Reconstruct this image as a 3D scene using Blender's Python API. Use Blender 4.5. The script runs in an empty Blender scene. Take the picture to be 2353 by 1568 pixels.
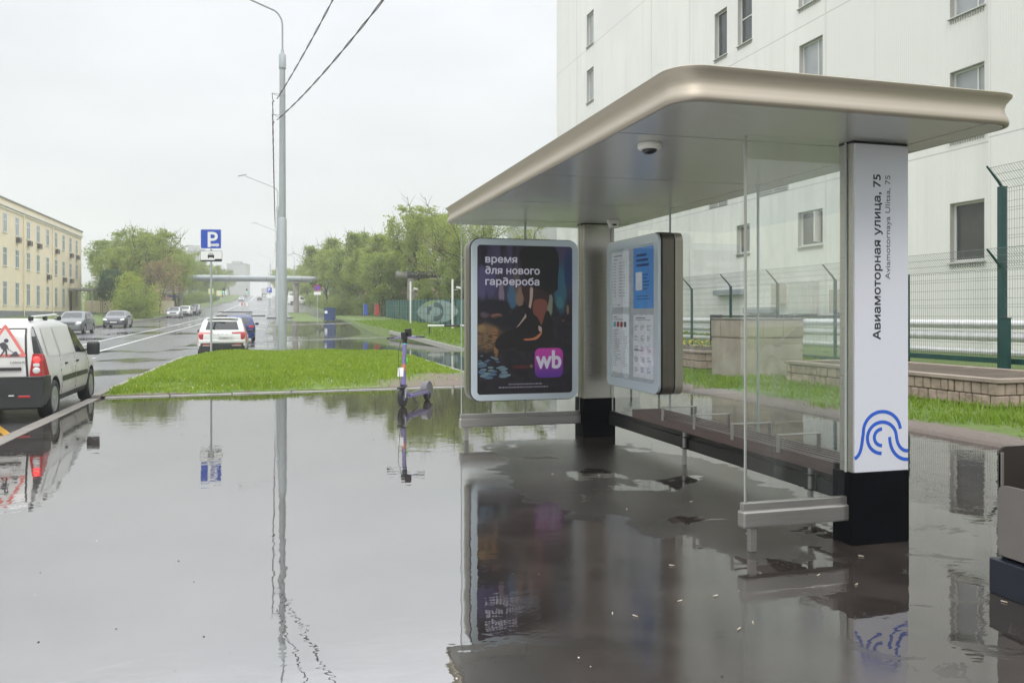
import bpy, bmesh, math, random
import numpy as np
from mathutils import Vector, Matrix, Euler
R = math.radians
rnd = random.Random(7)
S = bpy.context.scene
COL = S.collection

# ------------------------------------------------------------------ camera, sky, light
cam_d = bpy.data.cameras.new("camera"); cam = bpy.data.objects.new("camera", cam_d); COL.objects.link(cam)
cam.location = (0, 0, 1.5); cam.rotation_euler = (R(90), 0, -math.atan(541/1900))
cam_d.sensor_width = 36; cam_d.lens = 36*1900/2352; cam_d.shift_y = -60/2352; cam_d.clip_end = 3000; cam_d.clip_start = .05
S.camera = cam
S.view_settings.view_transform = 'Standard'; S.view_settings.look = 'None'
S.view_settings.exposure = 0.42; S.view_settings.gamma = 1
SUN_EL, SUN_ROT = R(48), R(200)
W = bpy.data.worlds.new("World"); S.world = W; W.use_nodes = True
nt = W.node_tree; nt.nodes.clear()
def wn(t, **k):
    n = nt.nodes.new(t)
    for a, b in k.items(): setattr(n, a, b)
    return n
L = nt.links.new
out = wn('ShaderNodeOutputWorld'); bg = wn('ShaderNodeBackground')
sky = wn('ShaderNodeTexSky', sky_type='NISHITA', sun_disc=False, sun_elevation=SUN_EL, sun_rotation=SUN_ROT, air_density=1.0, dust_density=6.0)
bw = wn('ShaderNodeRGBToBW'); L(sky.outputs[0], bw.inputs[0])
tc = wn('ShaderNodeTexCoord'); sep = wn('ShaderNodeSeparateXYZ'); L(tc.outputs['Generated'], sep.inputs[0])
# overcast cover: brighter towards the zenith, with soft cloud structure
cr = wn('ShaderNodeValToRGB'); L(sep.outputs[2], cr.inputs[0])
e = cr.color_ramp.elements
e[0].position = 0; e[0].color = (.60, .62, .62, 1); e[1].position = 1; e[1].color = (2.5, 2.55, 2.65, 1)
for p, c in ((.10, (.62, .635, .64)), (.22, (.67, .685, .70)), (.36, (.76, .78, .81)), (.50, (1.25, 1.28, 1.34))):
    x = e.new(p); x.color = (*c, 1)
mp = wn('ShaderNodeMapping'); mp.inputs['Scale'].default_value = (1, 1, 3.2); L(tc.outputs['Generated'], mp.inputs[0])
nz = wn('ShaderNodeTexNoise'); nz.inputs['Scale'].default_value = 2.2; nz.inputs['Detail'].default_value = 6; nz.inputs['Roughness'].default_value = .5
L(mp.outputs[0], nz.inputs['Vector'])
mr = wn('ShaderNodeMapRange'); mr.inputs[1].default_value = .3; mr.inputs[2].default_value = .7; mr.inputs[3].default_value = .87; mr.inputs[4].default_value = 1.08
L(nz.outputs[0], mr.inputs[0])
vm = wn('ShaderNodeVectorMath', operation='SCALE'); L(cr.outputs[0], vm.inputs[0]); L(mr.outputs[0], vm.inputs['Scale'])
sk = wn('ShaderNodeVectorMath', operation='SCALE'); L(bw.outputs[0], sk.inputs[0]); sk.inputs['Scale'].default_value = .1
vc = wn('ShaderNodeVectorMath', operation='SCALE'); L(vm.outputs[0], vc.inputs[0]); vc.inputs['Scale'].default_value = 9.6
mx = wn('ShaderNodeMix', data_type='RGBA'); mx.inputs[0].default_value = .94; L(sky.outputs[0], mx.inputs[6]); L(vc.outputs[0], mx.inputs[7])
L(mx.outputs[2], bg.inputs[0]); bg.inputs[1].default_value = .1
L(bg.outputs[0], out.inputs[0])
sun_d = bpy.data.lights.new("sun", 'SUN'); sun_d.energy = .8; sun_d.angle = R(25); sun_d.color = (1, .97, .93)
sun = bpy.data.objects.new("sun", sun_d); COL.objects.link(sun)
sun.rotation_euler = Vector((math.sin(SUN_ROT)*math.cos(SUN_EL), math.cos(SUN_ROT)*math.cos(SUN_EL), math.sin(SUN_EL))).to_track_quat('Z', 'Y').to_euler()
S.render.engine = 'CYCLES'; S.cycles.max_bounces = 12; S.cycles.volume_bounces = 2; S.cycles.transparent_max_bounces = 24

# ------------------------------------------------------------------ materials
def newmat(name):
    m = bpy.data.materials.new(name); m.use_nodes = True
    return m, m.node_tree, m.node_tree.nodes['Principled BSDF']
def mat(name, col, rough=.5, metal=0, var=0, scale=3, bump=0, bscale=40, ior=1.5, coat=0, emit=0, stretch=None, rvar=0):
    m, t, b = newmat(name); N = t.nodes.new; l = t.links.new
    b.inputs['Base Color'].default_value = (*col, 1); b.inputs['Roughness'].default_value = rough
    b.inputs['Metallic'].default_value = metal; b.inputs['IOR'].default_value = ior; b.inputs['Coat Weight'].default_value = coat
    if emit:
        b.inputs['Emission Color'].default_value = (*col, 1); b.inputs['Emission Strength'].default_value = emit
    if var or bump or rvar:
        c = N('ShaderNodeTexCoord'); mp = N('ShaderNodeMapping'); l(c.outputs['Object'], mp.inputs[0])
        if stretch: mp.inputs['Scale'].default_value = stretch
        n = N('ShaderNodeTexNoise'); n.inputs['Scale'].default_value = scale; n.inputs['Detail'].default_value = 6; l(mp.outputs[0], n.inputs['Vector'])
        if var:
            r = N('ShaderNodeMapRange'); r.inputs[1].default_value = .3; r.inputs[2].default_value = .7; r.inputs[3].default_value = 1-var; r.inputs[4].default_value = 1+var
            l(n.outputs[0], r.inputs[0]); v = N('ShaderNodeVectorMath'); v.operation = 'SCALE'; v.inputs[0].default_value = col; l(r.outputs[0], v.inputs['Scale']); l(v.outputs[0], b.inputs['Base Color'])
        if rvar:
            r = N('ShaderNodeMapRange'); r.inputs[1].default_value = .3; r.inputs[2].default_value = .7; r.inputs[3].default_value = rough-rvar; r.inputs[4].default_value = rough+rvar
            l(n.outputs[0], r.inputs[0]); l(r.outputs[0], b.inputs['Roughness'])
        if bump:
            n2 = N('ShaderNodeTexNoise'); n2.inputs['Scale'].default_value = bscale; n2.inputs['Detail'].default_value = 4; l(mp.outputs[0], n2.inputs['Vector'])
            bp = N('ShaderNodeBump'); bp.inputs['Strength'].default_value = 1; bp.inputs['Distance'].default_value = bump; l(n2.outputs[0], bp.inputs['Height']); l(bp.outputs[0], b.inputs['Normal'])
    return m
def vmath(t, op, a, b=None, val=None):
    n = t.nodes.new('ShaderNodeMath'); n.operation = op
    for i, x in enumerate((a, b)):
        if x is None: continue
        if isinstance(x, (int, float)): n.inputs[i].default_value = x
        else: t.links.new(x, n.inputs[i])
    return n.outputs[0]
def noise(t, vec, scale, detail=4, rough=.5, dist=0):
    n = t.nodes.new('ShaderNodeTexNoise'); n.inputs['Scale'].default_value = scale; n.inputs['Detail'].default_value = detail
    n.inputs['Roughness'].default_value = rough; n.inputs['Distortion'].default_value = dist; t.links.new(vec, n.inputs['Vector']); return n.outputs[0]
def sstep(t, x, a, b, lo=0, hi=1):
    n = t.nodes.new('ShaderNodeMapRange'); n.interpolation_type = 'SMOOTHSTEP'
    for i, v in enumerate((a, b, lo, hi)): n.inputs[i+1].default_value = v
    t.links.new(x, n.inputs[0]); return n.outputs[0]
def mixc(t, f, a, b):
    n = t.nodes.new('ShaderNodeMix'); n.data_type = 'RGBA'
    if isinstance(f, (int, float)): n.inputs[0].default_value = f
    else: t.links.new(f, n.inputs[0])
    for i, v in ((6, a), (7, b)):
        if isinstance(v, tuple): n.inputs[i].default_value = (*v, 1)
        else: t.links.new(v, n.inputs[i])
    return n.outputs[2]
def wet_asphalt(name, kind):
    m, t, b = newmat(name); l = t.links.new
    co = t.nodes.new('ShaderNodeTexCoord').outputs['Object']
    sp = t.nodes.new('ShaderNodeSeparateXYZ'); l(co, sp.inputs[0]); X, Y = sp.outputs[0], sp.outputs[1]
    big = noise(t, co, .35, 4, .55); mid = noise(t, co, 1.5, 5, .6, .6); fine = noise(t, co, 160, 3, .6); sm = noise(t, co, 14, 5, .6)
    if kind == 'pavement':
        # film of water is thin and broken inside the shelter, open puddle elsewhere
        dx = vmath(t, 'MULTIPLY', vmath(t, 'SUBTRACT', X, 3.15), 1/1.12); dy = vmath(t, 'MULTIPLY', vmath(t, 'SUBTRACT', Y, 7.1), 1/2.6)
        d = vmath(t, 'SQRT', vmath(t, 'ADD', vmath(t, 'MULTIPLY', dx, dx), vmath(t, 'MULTIPLY', dy, dy)))
        d = vmath(t, 'ADD', d, vmath(t, 'MULTIPLY', vmath(t, 'SUBTRACT', mid, .5), 1.1))
        pud = sstep(t, d, .985, 1.015)
        # scattered bare patches in the right foreground
        px_ = vmath(t, 'MULTIPLY', sstep(t, X, 2.2, 3.2), sstep(t, Y, 5.5, 4.2))
        bare = vmath(t, 'MULTIPLY', sstep(t, noise(t, co, 2.2, 7, .72, .8), .585, .60), px_)
        pud = vmath(t, 'MULTIPLY', pud, vmath(t, 'SUBTRACT', 1, vmath(t, 'MULTIPLY', bare, .8)))
        # a few small pools within the shelter
        pool = sstep(t, noise(t, co, 1.1, 5, .55, .5), .585, .595)
        pud = vmath(t, 'MAXIMUM', pud, pool)
        r0, r1 = .17, .010
        base = mixc(t, sstep(t, mid, .35, .7), (.026, .0215, .019), (.050, .041, .036))
    elif kind == 'service':
        near = vmath(t, 'MULTIPLY', sstep(t, vmath(t, 'ADD', X, vmath(t, 'MULTIPLY', vmath(t, 'SUBTRACT', big, .5), 6)), -1.0, -.2), sstep(t, Y, 112, 96))
        pud = vmath(t, 'MAXIMUM', near, sstep(t, noise(t, co, .16, 5, .6, .5), .56, .60)); r0, r1 = .24, .015
        base = mixc(t, sstep(t, big, .35, .7), (.045, .045, .045), (.07, .07, .072))
    else:
        pud = sstep(t, noise(t, co, .16, 5, .6, .5), .56, .60)
        r0, r1 = .24, .03
        base = mixc(t, sstep(t, big, .35, .7), (.055, .055, .06), (.08, .08, .087))
    base = mixc(t, vmath(t, 'MULTIPLY', sstep(t, fine, .62, .72), .35), base, (.16, .15, .14))
    l(base, b.inputs['Base Color'])
    rr = t.nodes.new('ShaderNodeMapRange'); l(pud, rr.inputs[0]); rr.inputs[3].default_value = r0; rr.inputs[4].default_value = r1
    rv = vmath(t, 'ADD', rr.outputs[0], vmath(t, 'MULTIPLY', vmath(t, 'MULTIPLY', vmath(t, 'SUBTRACT', sm, .5), .12), vmath(t, 'SUBTRACT', 1, pud)))
    if kind == 'pavement':
        film = vmath(t, 'MULTIPLY', sstep(t, vmath(t, 'SUBTRACT', X, vmath(t, 'MULTIPLY', Y, .12)), .45, 1.0), vmath(t, 'MULTIPLY', sstep(t, X, 2.75, 2.35), sstep(t, Y, 9.5, 8)))
        rv = vmath(t, 'MAXIMUM', rv, vmath(t, 'MULTIPLY', film, vmath(t, 'ADD', .07, vmath(t, 'MULTIPLY', mid, .12))))
    l(rv, b.inputs['Roughness']); b.inputs['IOR'].default_value = 4.6 if kind != 'road' else 3.2
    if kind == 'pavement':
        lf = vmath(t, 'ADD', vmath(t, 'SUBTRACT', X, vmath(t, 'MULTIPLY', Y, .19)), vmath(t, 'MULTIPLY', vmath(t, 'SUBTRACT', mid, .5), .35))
        lf = sstep(t, lf, .15, .75, 6.6, 2.0); l(vmath(t, 'SUBTRACT', lf, vmath(t, 'MULTIPLY', vmath(t, 'SUBTRACT', 1, pud), .55)), b.inputs['IOR'])  # reflectance raised left of the shelter, standing in for a brighter mirrored sky
    # height: asphalt grain where bare, tiny ripples on the pools
    mp = t.nodes.new('ShaderNodeMapping'); mp.inputs['Rotation'].default_value = (0, 0, R(16)); mp.inputs['Scale'].default_value = (1, 1.6, 1); l(co, mp.inputs[0])
    rip = noise(t, mp.outputs[0], 3.2, 3, .55, .3)
    b1 = t.nodes.new('ShaderNodeBump'); b1.inputs['Distance'].default_value = .0011; l(rip, b1.inputs['Height'])
    b2 = t.nodes.new('ShaderNodeBump'); b2.inputs['Distance'].default_value = .0016; l(vmath(t, 'MULTIPLY', fine, vmath(t, 'SUBTRACT', 1, pud)), b2.inputs['Height']); l(b1.outputs[0], b2.inputs['Normal'])
    l(b2.outputs[0], b.inputs['Normal'])
    return m
def turf(name, a, b_, c, dirtcol=None, island=False, verge=False):
    m, t, b = newmat(name); l = t.links.new
    co = t.nodes.new('ShaderNodeTexCoord').outputs['Object']
    n1 = noise(t, co, .5, 5, .6); n2 = noise(t, co, 9, 5, .6)
    base = mixc(t, sstep(t, n1, .35, .65), a, b_); base = mixc(t, sstep(t, n2, .4, .7), base, c)
    sp = t.nodes.new('ShaderNodeSeparateXYZ'); l(co, sp.inputs[0]); X, Y = sp.outputs[0], sp.outputs[1]
    nn = vmath(t, 'MULTIPLY', vmath(t, 'SUBTRACT', noise(t, co, 1.6, 5, .65), .5), 1.6)
    if island:
        u = vmath(t, 'ADD', vmath(t, 'ADD', vmath(t, 'MULTIPLY', vmath(t, 'SUBTRACT', 4.6, X), .42), vmath(t, 'MULTIPLY', vmath(t, 'SUBTRACT', Y, 17), .34)), nn)
        base = mixc(t, sstep(t, u, 1.5, .8), base, dirtcol)
        u2 = vmath(t, 'ADD', vmath(t, 'MULTIPLY', vmath(t, 'SUBTRACT', Y, 16.6), 1.6), nn)
        base = mixc(t, sstep(t, u2, .25, .0), base, dirtcol)
    if verge:
        u = vmath(t, 'ADD', vmath(t, 'MULTIPLY', vmath(t, 'SUBTRACT', X, 7.9), 1.1), vmath(t, 'MULTIPLY', nn, .6))
        base = mixc(t, vmath(t, 'MULTIPLY', sstep(t, u, .85, .45), vmath(t, 'MULTIPLY', vmath(t, 'GREATER_THAN', X, 7.5), vmath(t, 'LESS_THAN', Y, 33))), base, dirtcol)
    l(base, b.inputs['Base Color']); b.inputs['Roughness'].default_value = .75
    bp = t.nodes.new('ShaderNodeBump'); bp.inputs['Distance'].default_value = .03; l(n2, bp.inputs['Height']); l(bp.outputs[0], b.inputs['Normal'])
    return m
DIRT = (.16, .125, .10)
M = dict(
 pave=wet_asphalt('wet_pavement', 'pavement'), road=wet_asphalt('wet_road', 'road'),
 turf_i=turf('island_turf', (.10, .17, .02), (.15, .21, .03), (.08, .13, .018), DIRT, island=True),
 turf_g=turf('lawn_turf', (.09, .15, .025), (.13, .18, .035), (.07, .11, .02), (.17, .14, .12), verge=True),
 kerb=mat('kerb_concrete', (.215, .195, .17), .45, var=.2, scale=6, bump=.002),
 kerb2=mat('kerb_pale', (.30, .30, .26), .5, var=.15, scale=4, bump=.002),
 white_line=mat('white_line_paint', (.62, .63, .63), .3, var=.15, scale=8),
 yellow_line=mat('yellow_line_paint', (.50, .28, .05), .35, var=.2, scale=8),
 wallw=None, bronze=None, 
 steel=mat('brushed_steel', (.45, .43, .39), .32, .85, var=.08, scale=5, stretch=(1, 1, 30), rvar=.05),
 steelh=mat('brushed_steel_rail', (.42, .41, .385), .36, .8, var=.08, scale=4, stretch=(1, 1, 40)),
 darksteel=mat('dark_painted_steel', (.05, .05, .05), .35, .3, var=.15),
 soffit=mat('soffit_metal', (.49, .49, .47), .2, .25, var=.02, scale=.8),
 seam=mat('seam_black', (.01, .01, .01), .6),
 black=mat('black_plinth', (.003, .0035, .005), .55, var=.3, scale=6, ior=1.15),
 panelw=mat('sign_panel_white', (.60, .61, .66), .3, ior=1.45),
 ink=mat('sign_ink', (.012, .014, .022), .4), inkg=mat('sign_ink_grey', (.09, .09, .10), .4), blueink=mat('sign_blue', (.02, .10, .50), .35),
 frameb=mat('lightbox_frame', (.58, .66, .71), .22, .2), gasket=mat('rubber_gasket', (.012, .012, .012), .5),
 boxside=mat('lightbox_side', (.13, .115, .095), .3, .6, stretch=(1, 1, 30), var=.1), boxrear=mat('lightbox_rear_bronze', (.36, .33, .27), .35, .6),
 bench=mat('bench_wood_maroon', (.098, .068, .063), .38, var=.22, scale=3, stretch=(30, 1, 30)),
 white=mat('white_plastic', (.68, .67, .62), .4), blackp=mat('black_plastic', (.015, .015, .016), .35),
 galv=mat('galvanised_steel', (.34, .37, .38), .55, .1, var=.07, scale=3, stretch=(3, 3, .5)),
 binp=mat('bin_panel_paint', (.21, .19, .175), .35, .3, var=.05, scale=2), bind=mat('bin_shell_paint', (.045, .038, .032), .4, .3, var=.1), binb=mat('bin_base_blue_black', (.015, .018, .03), .35, var=.3),
 green=mat('fence_green_paint', (.008, .055, .052), .4, var=.15), wire=mat('fence_wire', (.20, .22, .22), .5, .3),
 pipew=mat('insulated_pipe', (.66, .66, .65), .4, .2, var=.12, scale=2, stretch=(1, 4, 1)),
 conc=mat('concrete', (.27, .25, .22), .75, var=.16, scale=2.5, bump=.006, bscale=20), concb=mat('beige_concrete', (.34, .30, .24), .8, var=.18, scale=2.2, bump=.006, bscale=18), concd=mat('dark_concrete', (.24, .225, .2), .8, var=.2, scale=2, bump=.006),
 stone=mat('split_stone', (.34, .265, .21), .8, var=.25, scale=5, bump=.02, bscale=14), stonecap=mat('stone_coping', (.30, .245, .20), .7, var=.15, scale=3, bump=.004), mortar=mat('mortar', (.16, .13, .105), .9),
 soil=mat('soil', (.09, .07, .05), .9, var=.3, bump=.02), yflower=mat('yellow_petals', (.65, .5, .03), .6), leafg=mat('plant_leaf', (.07, .12, .02), .6, var=.3, scale=6),
 winframe=mat('window_frame_white', (.66, .66, .63), .4), glassd=mat('window_glass_dark', (.05, .058, .062), .06, ior=1.6, var=.3, scale=.7), glassw=mat('curtained_glass', (.34, .36, .37), .1, ior=1.6, var=.1, scale=1),
 reveal=mat('window_reveal', (.40, .40, .375), .6), sill=mat('window_sill', (.55, .55, .52), .5),
 yellow=mat('yellow_render', (.86, .75, .56), .8, var=.05, scale=.5), cream=mat('cream_trim', (.76, .74, .66), .7), plinth=mat('plinth_grey', (.24, .25, .26), .8, var=.1),
 roofm=mat('roof_sheet', (.25, .24, .23), .5), acgrey=mat('conditioner_case', (.42, .40, .34), .5), acdark=mat('conditioner_grille', (.07, .06, .05), .6), glassblue=mat('facade_glass', (.30, .36, .42), .15, ior=1.6, var=.1),
 peach=mat('peach_render', (.55, .38, .27), .8, var=.08), greyb=mat('grey_block', (.42, .42, .42), .8, var=.06, scale=.1), greyd=mat('grey_cladding', (.20, .24, .26), .5, var=.2, scale=.4), pinkb=mat('far_block', (.36, .34, .33), .8, var=.05),
 bark=mat('bark', (.09, .07, .05), .9, var=.3, bump=.02), barkg=mat('mossy_bark', (.10, .11, .06), .9, var=.3),
 blue=mat('traffic_blue', (.025, .075, .42), .35), signw=mat('sign_white', (.72, .72, .70), .4), red=mat('traffic_red', (.48, .03, .03), .35), syellow=mat('sign_yellow_green', (.65, .72, .04), .4), signback=mat('sign_back', (.35, .36, .36), .5, .4),
 rubber=mat('tyre_rubber', (.016, .016, .017), .65, var=.2), rim=mat('wheel_rim', (.36, .37, .38), .35, .7), rimd=mat('wheel_rim_dark', (.06, .06, .065), .35, .6),
 carglass=mat('car_glass', (.018, .022, .023), .04, ior=1.6), trim=mat('car_black_trim', (.022, .023, .024), .45, var=.15), under=mat('car_underside', (.008, .008, .008), .8),
 lampred=mat('tail_lamp_red', (.35, .012, .015), .12, ior=1.6), brake=mat('brake_lamp_lit', (1, .05, .05), .2, emit=1.1), lampclear=mat('lamp_clear', (.55, .56, .56), .12, ior=1.6), orange=mat('orange_film', (.66, .13, .06), .3), mirrorg=mat('mirror_dark', (.03, .035, .04), .15),
 car_white=mat('paint_white', (.66, .67, .65), .22, coat=.6, var=.03), car_vanwhite=mat('paint_dusty_white', (.56, .56, .53), .35, coat=.2, var=.06, scale=1.5), car_blue=mat('paint_blue', (.006, .018, .12), .25, coat=.2), car_grey=mat('paint_dark_grey', (.075, .082, .09), .22, .4, coat=.6), car_silver=mat('paint_silver', (.40, .42, .43), .28, .5, coat=.4), car_oldgrey=mat('paint_old_grey', (.14, .155, .155), .3, .3, coat=.3), car_black=mat('paint_black', (.015, .015, .017), .2, coat=.6),
 plate=mat('number_plate', (.68, .68, .66), .4), violet=mat('scooter_violet', (.15, .125, .27), .35, coat=.3), sorange=mat('scooter_orange', (.45, .17, .09), .4), sgreen=mat('scooter_tag_green', (.10, .6, .05), .4), sgrey=mat('scooter_grey', (.12, .12, .13), .45), teal=mat('scooter_teal', (.1, .5, .45), .4),
 wirecab=mat('cable_sheath', (.10, .10, .105), .5), butt=mat('cigarette_paper', (.62, .58, .5), .7), buttf=mat('cigarette_filter', (.48, .38, .25), .8), leafd=mat('fallen_leaf', (.05, .035, .02), .7),
 blueplast=mat('blue_plastic', (.015, .04, .13), .4, var=.15), gl=mat('green_lamp_lit', (.1, 1, .5), .3, emit=1.5), banner=mat('green_mesh_banner', (.03, .12, .10), .6, var=.15, scale=1), bannerg=mat('banner_grey_green', (.21, .30, .29), .6), bannerl=mat('banner_lime', (.20, .30, .05), .6), bannerd=mat('banner_dark', (.03, .07, .08), .6), asphd=mat('bitumen', (.06, .06, .06), .7),
)
def bronze_mat():
    m, t, b = newmat('bronze_fascia'); l = t.links.new
    co = t.nodes.new('ShaderNodeTexCoord').outputs['Object']
    mp = t.nodes.new('ShaderNodeMapping'); mp.inputs['Scale'].default_value = (.4, .4, 60); l(co, mp.inputs[0])
    n = noise(t, mp.outputs[0], 3, 3, .5)
    l(mixc(t, n, (.37, .33, .265), (.48, .43, .35)), b.inputs['Base Color']); b.inputs['Metallic'].default_value = .55
    l(sstep(t, n, .2, .8, .46, .56), b.inputs['Roughness']); return m
M['bronze'] = bronze_mat()
def cladding():
    # white ribbed metal sheet: fine vertical ribs, faint joints and run-off streaks
    m, t, b = newmat('ribbed_white_cladding'); l = t.links.new
    co = t.nodes.new('ShaderNodeTexCoord').outputs['Object']
    w = t.nodes.new('ShaderNodeTexWave'); w.wave_type = 'BANDS'; w.bands_direction = 'Y'; w.inputs['Scale'].default_value = 3.0; l(co, w.inputs[0])
    wx = t.nodes.new('ShaderNodeTexWave'); wx.wave_type = 'BANDS'; wx.bands_direction = 'X'; wx.inputs['Scale'].default_value = 3.0; l(co, wx.inputs[0])
    mp = t.nodes.new('ShaderNodeMapping'); mp.inputs['Scale'].default_value = (1.2, 1.2, .06); l(co, mp.inputs[0])
    st = noise(t, mp.outputs[0], 1.1, 7, .7); bg_ = noise(t, co, .12, 3, .5)
    base = mixc(t, sstep(t, st, .42, .72), (.775, .77, .73), (.70, .695, .655)); base = mixc(t, sstep(t, bg_, .4, .6), base, (.72, .715, .68))
    br = t.nodes.new('ShaderNodeSeparateXYZ'); l(co, br.inputs[0])
    fz = vmath(t, 'FRACT', vmath(t, 'MULTIPLY', br.outputs[2], 1/7.3)); jn = vmath(t, 'LESS_THAN', fz, .007)
    base = mixc(t, vmath(t, 'MULTIPLY', jn, .5), base, (.3, .3, .29))
    fy = vmath(t, 'FRACT', vmath(t, 'MULTIPLY', br.outputs[1], 1/6.1)); jy = vmath(t, 'LESS_THAN', fy, .006); base = mixc(t, vmath(t, 'MULTIPLY', jy, .3), base, (.35, .35, .33))
    l(base, b.inputs['Base Color']); b.inputs['Roughness'].default_value = .45
    bp = t.nodes.new('ShaderNodeBump'); bp.inputs['Distance'].default_value = .0045; l(vmath(t, 'ADD', w.outputs['Fac'], wx.outputs['Fac']), bp.inputs['Height']); l(bp.outputs[0], b.inputs['Normal'])
    return m
M['wallw'] = cladding()
def dirty_paint():
    m, t, b = newmat('paint_white_road_dirt'); l = t.links.new
    co = t.nodes.new('ShaderNodeTexCoord').outputs['Object']; sp = t.nodes.new('ShaderNodeSeparateXYZ'); l(co, sp.inputs[0])
    n = noise(t, co, 3, 6, .65); f = vmath(t, 'ADD', sp.outputs[2], vmath(t, 'MULTIPLY', vmath(t, 'SUBTRACT', n, .5), .7))
    d = sstep(t, f, .95, .35, .0, .62); l(mixc(t, d, (.60, .60, .575), (.26, .24, .22)), b.inputs['Base Color'])
    l(sstep(t, f, .9, .4, .3, .6), b.inputs['Roughness']); b.inputs['Coat Weight'].default_value = .2; return m
M['car_vanwhite'] = dirty_paint()
def glass_mat(name, tint=(.965, .98, .975), amt=1.0):
    m = bpy.data.materials.new(name); m.use_nodes = True; t = m.node_tree; t.nodes.clear(); l = t.links.new
    o = t.nodes.new('ShaderNodeOutputMaterial'); tr = t.nodes.new('ShaderNodeBsdfTransparent'); gl = t.nodes.new('ShaderNodeBsdfGlossy'); df = t.nodes.new('ShaderNodeBsdfDiffuse')
    tr.inputs[0].default_value = (*tint, 1); gl.inputs['Roughness'].default_value = .01; gl.inputs[0].default_value = (.95, .97, .96, 1); df.inputs[0].default_value = (.45, .47, .45, 1)
    lw = t.nodes.new('ShaderNodeLayerWeight'); lw.inputs[0].default_value = .5; fz = vmath(t, 'ADD', vmath(t, 'MULTIPLY', vmath(t, 'POWER', lw.outputs['Facing'], 5), .9), .055)
    mx = t.nodes.new('ShaderNodeMixShader'); l(vmath(t, 'MULTIPLY', fz, amt), mx.inputs[0]); l(tr.outputs[0], mx.inputs[1]); l(gl.outputs[0], mx.inputs[2])
    # thin dirt film and dried drops
    co = t.nodes.new('ShaderNodeTexCoord').outputs['Object']; mp = t.nodes.new('ShaderNodeMapping'); mp.inputs['Scale'].default_value = (1, 1, .25); l(co, mp.inputs[0])
    d = sstep(t, noise(t, mp.outputs[0], 5, 6, .7), .35, .8, .012, .075)
    m2 = t.nodes.new('ShaderNodeMixShader'); l(d, m2.inputs[0]); l(mx.outputs[0], m2.inputs[1]); l(df.outputs[0], m2.inputs[2]); l(m2.outputs[0], o.inputs[0])
    return m
M['glass'] = glass_mat('shelter_glass'); M['glassedge'] = mat('glass_edge', (.42, .47, .44), .25)
def leafmat(name, a, b_):
    m, t, b = newmat(name); l = t.links.new
    oi = t.nodes.new('ShaderNodeObjectInfo'); g = t.nodes.new('ShaderNodeNewGeometry')
    co = t.nodes.new('ShaderNodeTexCoord').outputs['Object']
    n = noise(t, co, .8, 3, .5)
    f = vmath(t, 'ADD', vmath(t, 'MULTIPLY', g.outputs['Random Per Island'], .55), vmath(t, 'MULTIPLY', n, .5))
    c = mixc(t, f, a, b_); l(c, b.inputs['Base Color']); b.inputs['Roughness'].default_value = .55
    tr = t.nodes.new('ShaderNodeBsdfTranslucent'); l(c, tr.inputs[0]); mx = t.nodes.new('ShaderNodeMixShader'); mx.inputs[0].default_value = .45
    l(b.outputs[0], mx.inputs[1]); l(tr.outputs[0], mx.inputs[2]); l(mx.outputs[0], t.nodes['Material Output'].inputs[0]); return m
M['leaf1'] = leafmat('leaves_spring', (.18, .23, .035), (.41, .48, .11)); M['leaf2'] = leafmat('leaves_green', (.15, .215, .04), (.35, .43, .10))
M['leaf3'] = leafmat('leaves_dark', (.04, .09, .04), (.10, .18, .07)); M['leaf4'] = leafmat('leaves_yellow', (.24, .31, .03), (.44, .50, .08)); M['leaf5'] = leafmat('buds_russet', (.24, .17, .09), (.36, .29, .13))
M['blade'] = leafmat('grass_blades', (.13, .24, .012), (.36, .46, .05)); M['blade2'] = leafmat('lawn_blades', (.12, .21, .012), (.26, .38, .04))

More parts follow.
